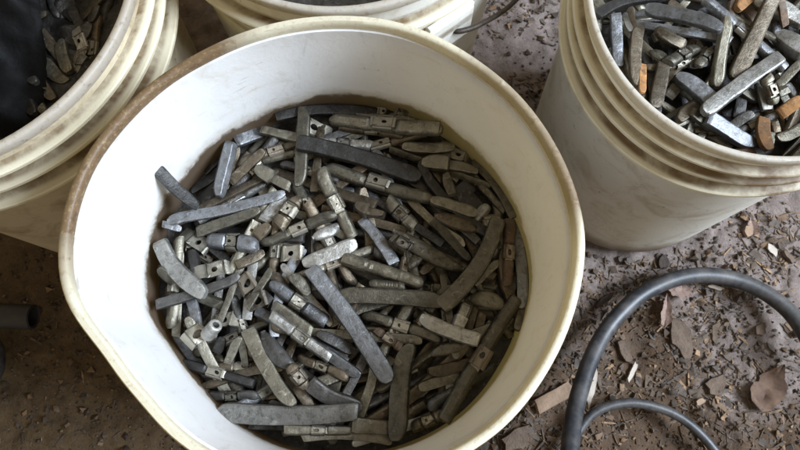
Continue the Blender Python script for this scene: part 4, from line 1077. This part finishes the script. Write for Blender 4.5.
# ------------------------------------------------------------ litter on the dirt
def chip_bm(bm, c, l, w, t, az, tilt, rs, n=7):
    R = Euler((rs.gauss(0, tilt), rs.gauss(0, tilt), az)).to_matrix()
    top_, bot = [], []
    for k in range(n):
        a = 2 * pi * k / n + (pi / 4 if n == 4 else 0); f = rs.uniform(1.15, 1.4) if n == 4 else rs.uniform(.65, 1.1)
        x_, y_ = l / 2 * cos(a) * f, w / 2 * sin(a) * f
        top_.append(bm.verts.new(Vector(c) + R @ Vector((x_ * .93, y_ * .93, t * rs.uniform(.7, 1)))))
        bot.append(bm.verts.new(Vector(c) + R @ Vector((x_, y_, 0))))
    bm.faces.new(top_); bm.faces.new(bot[::-1])
    for k in range(n):
        j = (k + 1) % n; bm.faces.new((bot[k], bot[j], top_[j], top_[k]))
def gh(x_, y_):
    p = Vector((x_, y_, 0))
    return .016 * noise.noise(p * 5) + .007 * noise.noise(p * 19 + Vector((3, 1, 7))) + .0045 * noise.noise(p * 60) - .010
BC = [(0, 0, .135), (.3077, .1863, .118), (-.2779, .1823, .128), (-.003, .3005, .128)]
def free(x_, y_, m_=0): return all(hypot(x_ - a, y_ - b_) > r_ + m_ for a, b_, r_ in BC)
chipm = simple('wood_chip', (.150, .098, .060), (.065, .042, .026), 120, .85, .6, island=True)
rs = random.Random(5); bm = bmesh.new()
for k in range(15000):
    if k < 10500: x_, y_ = rs.uniform(.10, .56), rs.uniform(-.36, .12)
    elif k < 12500: x_, y_ = rs.uniform(.05, .25), rs.uniform(.05, .45)
    else: x_, y_ = rs.uniform(-.50, -.05), rs.uniform(-.38, .14)
    if not free(x_, y_, .002): continue
    if noise.noise(Vector((x_ * 14, y_ * 14, 2))) < rs.uniform(-.5, .25): continue
    big = rs.random()
    l = .0022 / (.12 + rs.random() * .9) + .001 if big < .955 else rs.uniform(.010, .022)
    if x_ < 0: l *= .6
    w = l * rs.choice((.12, .2, .35, .6))
    if w < l * .25: l *= 1.7
    chip_bm(bm, (x_, y_, gh(x_, y_) + .0005), l, w, rs.uniform(.0006, .002), rs.uniform(0, pi), .22, rs, rs.choice((4, 5, 6)))
o = link('wood_chip_litter', from_bm('wood_chip_litter', bm, 30), chipm)
tag(o, 'small wood chips and crumbs strewn over the dirt', 'wood chips', None, 'stuff')

soilm = simple('soil_crumb', (.125, .080, .048), (.058, .038, .023), 150, .95, .8, island=True)
bm = bmesh.new()
for k in range(13000):
    if k < 6500: x_, y_ = rs.uniform(.10, .56), rs.uniform(-.36, .14)
    elif k < 7800: x_, y_ = rs.uniform(.05, .25), rs.uniform(.05, .45)
    else: x_, y_ = rs.uniform(-.50, -.05), rs.uniform(-.38, .14)
    if not free(x_, y_, .002) or noise.noise(Vector((x_ * 11 + 5, y_ * 11, 7))) < rs.uniform(-.6, .3): continue
    r_ = .0007 / (.12 + rs.random()) + .0006
    R = Euler((rs.random() * 6, rs.random() * 6, rs.random() * 6)).to_matrix(); z_ = gh(x_, y_)
    vv = [bm.verts.new(Vector((x_, y_, z_ + r_ * .4)) + R @ (Vector(q) * r_ * rs.uniform(.6, 1.25))) for q in ((1, 0, 0), (-1, 0, 0), (0, 1, 0), (0, -1, 0), (0, 0, .8), (0, 0, -.8))]
    for a, b_, c_ in ((0, 2, 4), (2, 1, 4), (1, 3, 4), (3, 0, 4), (2, 0, 5), (1, 2, 5), (3, 1, 5), (0, 3, 5)): bm.faces.new((vv[a], vv[b_], vv[c_]))
o = link('soil_crumbs', from_bm('soil_crumbs', bm, 60), soilm)
tag(o, 'loose crumbs of dried soil over the ground', 'soil crumbs', None, 'stuff')

def bark(px, py, l, w, t, az, colour, label, name='bark_piece', cat='bark', seed=0, n=11):
    rs = random.Random(seed + 50); bm = bmesh.new()
    chip_bm(bm, (0, 0, 0), l, w, t, 0, .04, rs, n)
    bmesh.ops.subdivide_edges(bm, edges=bm.edges[:], cuts=2, use_grid_fill=True)
    for v in bm.verts:
        q = v.co * 120 + Vector((seed, 0, 0)); v.co += Vector((noise.noise(q), noise.noise(q + Vector((5, 0, 0))), noise.noise(q + Vector((0, 5, 0))))) * .0012
    c = at(px, py, .0); z = gh(c.x, c.y) + .003
    c = at(px, py, z)
    o = link(name, from_bm(name, bm, 35), colour, None, c, (rs.gauss(0, .08), rs.gauss(0, .08), az))
    tag(o, label, cat, 'bits of wood lying on the dirt')
tan = simple('tan_wood', (.28, .19, .125), (.16, .105, .07), 90, .8, .5)
greyw = simple('grey_bark', (.16, .115, .085), (.08, .056, .04), 80, .9, .9, bd=.002)
pale = simple('pale_wood', (.46, .40, .34), (.28, .23, .19), 90, .8, .6)
darkw = simple('dark_bark', (.065, .048, .038), (.03, .022, .018), 80, .9, .9, bd=.002)
rad = radians
bark(554, 397, .052, .017, .005, rad(28), tan, 'tan wood slat between the middle bucket and the thick hose', 'wood_piece', 'wood', 1, 4)
bark(592, 384, .055, .010, .004, rad(76), pale, 'pale split strip of wood against the thick hose', 'wood_piece', 'wood', 2, 6)
bark(682, 338, .052, .026, .004, rad(100), greyw, 'broad grey bark slab in the middle of the hose loop', seed=3)
bark(716, 386, .030, .022, .004, rad(30), greyw, 'squarish grey bark piece left of the fallen leaf', seed=4)
bark(632, 372, .030, .007, .003, rad(60), pale, 'small pale splinter above the thin hose', 'wood_piece', 'wood', 5)
bark(625, 352, .034, .014, .005, rad(110), greyw, 'short grey bark strip just right of the thick hose', seed=6)
bark(716, 288, .022, .005, .003, rad(-15), pale, 'thin pale stick under the top of the thick hose', 'wood_piece', 'wood', 7)
bark(605, 300, .030, .009, .004, rad(40), darkw, 'dark bark strip left of the top of the thick hose', seed=8)
bark(663, 262, .018, .012, .004, rad(70), darkw, 'dark crumb of bark under the foot of the right-hand bucket', seed=9)
bark(748, 232, .022, .012, .004, rad(70), tan, 'pinkish chip right of the foot of the right-hand bucket', 'wood_chip', 'wood chip', 10)
bark(772, 250, .018, .011, .003, rad(120), pale, 'pale chip near the right edge above the thick hose', 'wood_chip', 'wood chip', 11)
bark(789, 258, .020, .010, .004, rad(130), greyw, 'grey chip nearest the right edge above the thick hose', 'wood_chip', 'wood chip', 12)
bark(516, 438, .040, .024, .006, rad(40), greyw, 'grey-brown bark chunk at the bottom edge beside the middle bucket', seed=13)
bark(700, 402, .016, .007, .003, rad(20), tan, 'small tan chip just above the thin hose', 'wood_chip', 'wood chip', 14)
bark(760, 330, .020, .012, .004, rad(50), greyw, 'grey chip inside the hose loop above the fallen leaf', 'wood_chip', 'wood chip', 15)
bark(650, 410, .020, .006, .003, rad(-20), darkw, 'dark splinter under the thin hose', 'wood_piece', 'wood', 16)

def leaf(px, py, l, w, az, colour, label, seed, curl=.25):
    rs = random.Random(seed); bm = bmesh.new(); n, m_ = 18, 8; g = []
    for i in range(n + 1):
        t = i / n; hw0 = w / 2 * (sin(pi * t ** .75) ** 1.15)
        row = []
        for j in range(-m_ // 2, m_ // 2 + 1):
            s_ = j / (m_ / 2); hw = hw0 * (1 + .45 * noise.noise(Vector((t * 6, (s_ > 0) * 7.3, seed * 3.1))) + .22 * noise.noise(Vector((t * 17, (s_ > 0) * 3.3, seed * 5.7)))) + .0005
            x_ = (t - .5) * l + .0035 * s_ * s_ * noise.noise(Vector((t * 9, s_ * 2, seed))); y_ = s_ * hw + .12 * w * sin(t * 3 + seed)
            z_ = curl * l * (.35 * (t - .5) ** 2 + .5 * (s_ * hw / w) ** 2 * 4 * .4) + .0045 * noise.noise(Vector((x_ * 80, y_ * 80, seed))) + .0016 * abs(s_) ** .5 + .0005 * sin(abs(s_) * 3 - t * 40)
            row.append(bm.verts.new((x_, y_, z_)))
        g.append(row)
    for i in range(n):
        for j in range(m_): bm.faces.new((g[i][j], g[i + 1][j], g[i + 1][j + 1], g[i][j + 1]))
    bmesh.ops.solidify(bm, geom=bm.faces[:], thickness=.0005)
    c = at(px, py, 0); z = gh(c.x, c.y) + .004; c = at(px, py, z)
    o = link('fallen_leaf', from_bm('fallen_leaf', bm, 40), colour, None, c, (rs.uniform(-.15, .2), rs.uniform(-.15, .1), az))
    tag(o, label, 'leaf', 'dead leaves on the dirt')
lf = simple('dead_leaf', (.30, .19, .13), (.13, .08, .055), 55, .7, .4)
lf2 = simple('pale_dead_leaf', (.48, .34, .28), (.24, .16, .125), 60, .7, .4)
leaf(772, 388, .060, .034, rad(62), lf, 'brown fallen leaf lying flat near the right edge', 1)
leaf(681, 290, .034, .018, rad(5), lf2, 'pale curled leaf just under the top of the thick hose', 2, .5)
leaf(665, 311, .040, .012, rad(80), lf2, 'narrow pinkish leaf hanging below the pale curled leaf', 3, .4)
leaf(752, 226, .022, .014, rad(85), lf2, 'small pink leaf against the foot of the right-hand bucket', 4)
leaf(590, 366, .024, .012, rad(50), lf, 'brown leaf scrap close to the left side of the thick hose', 5)
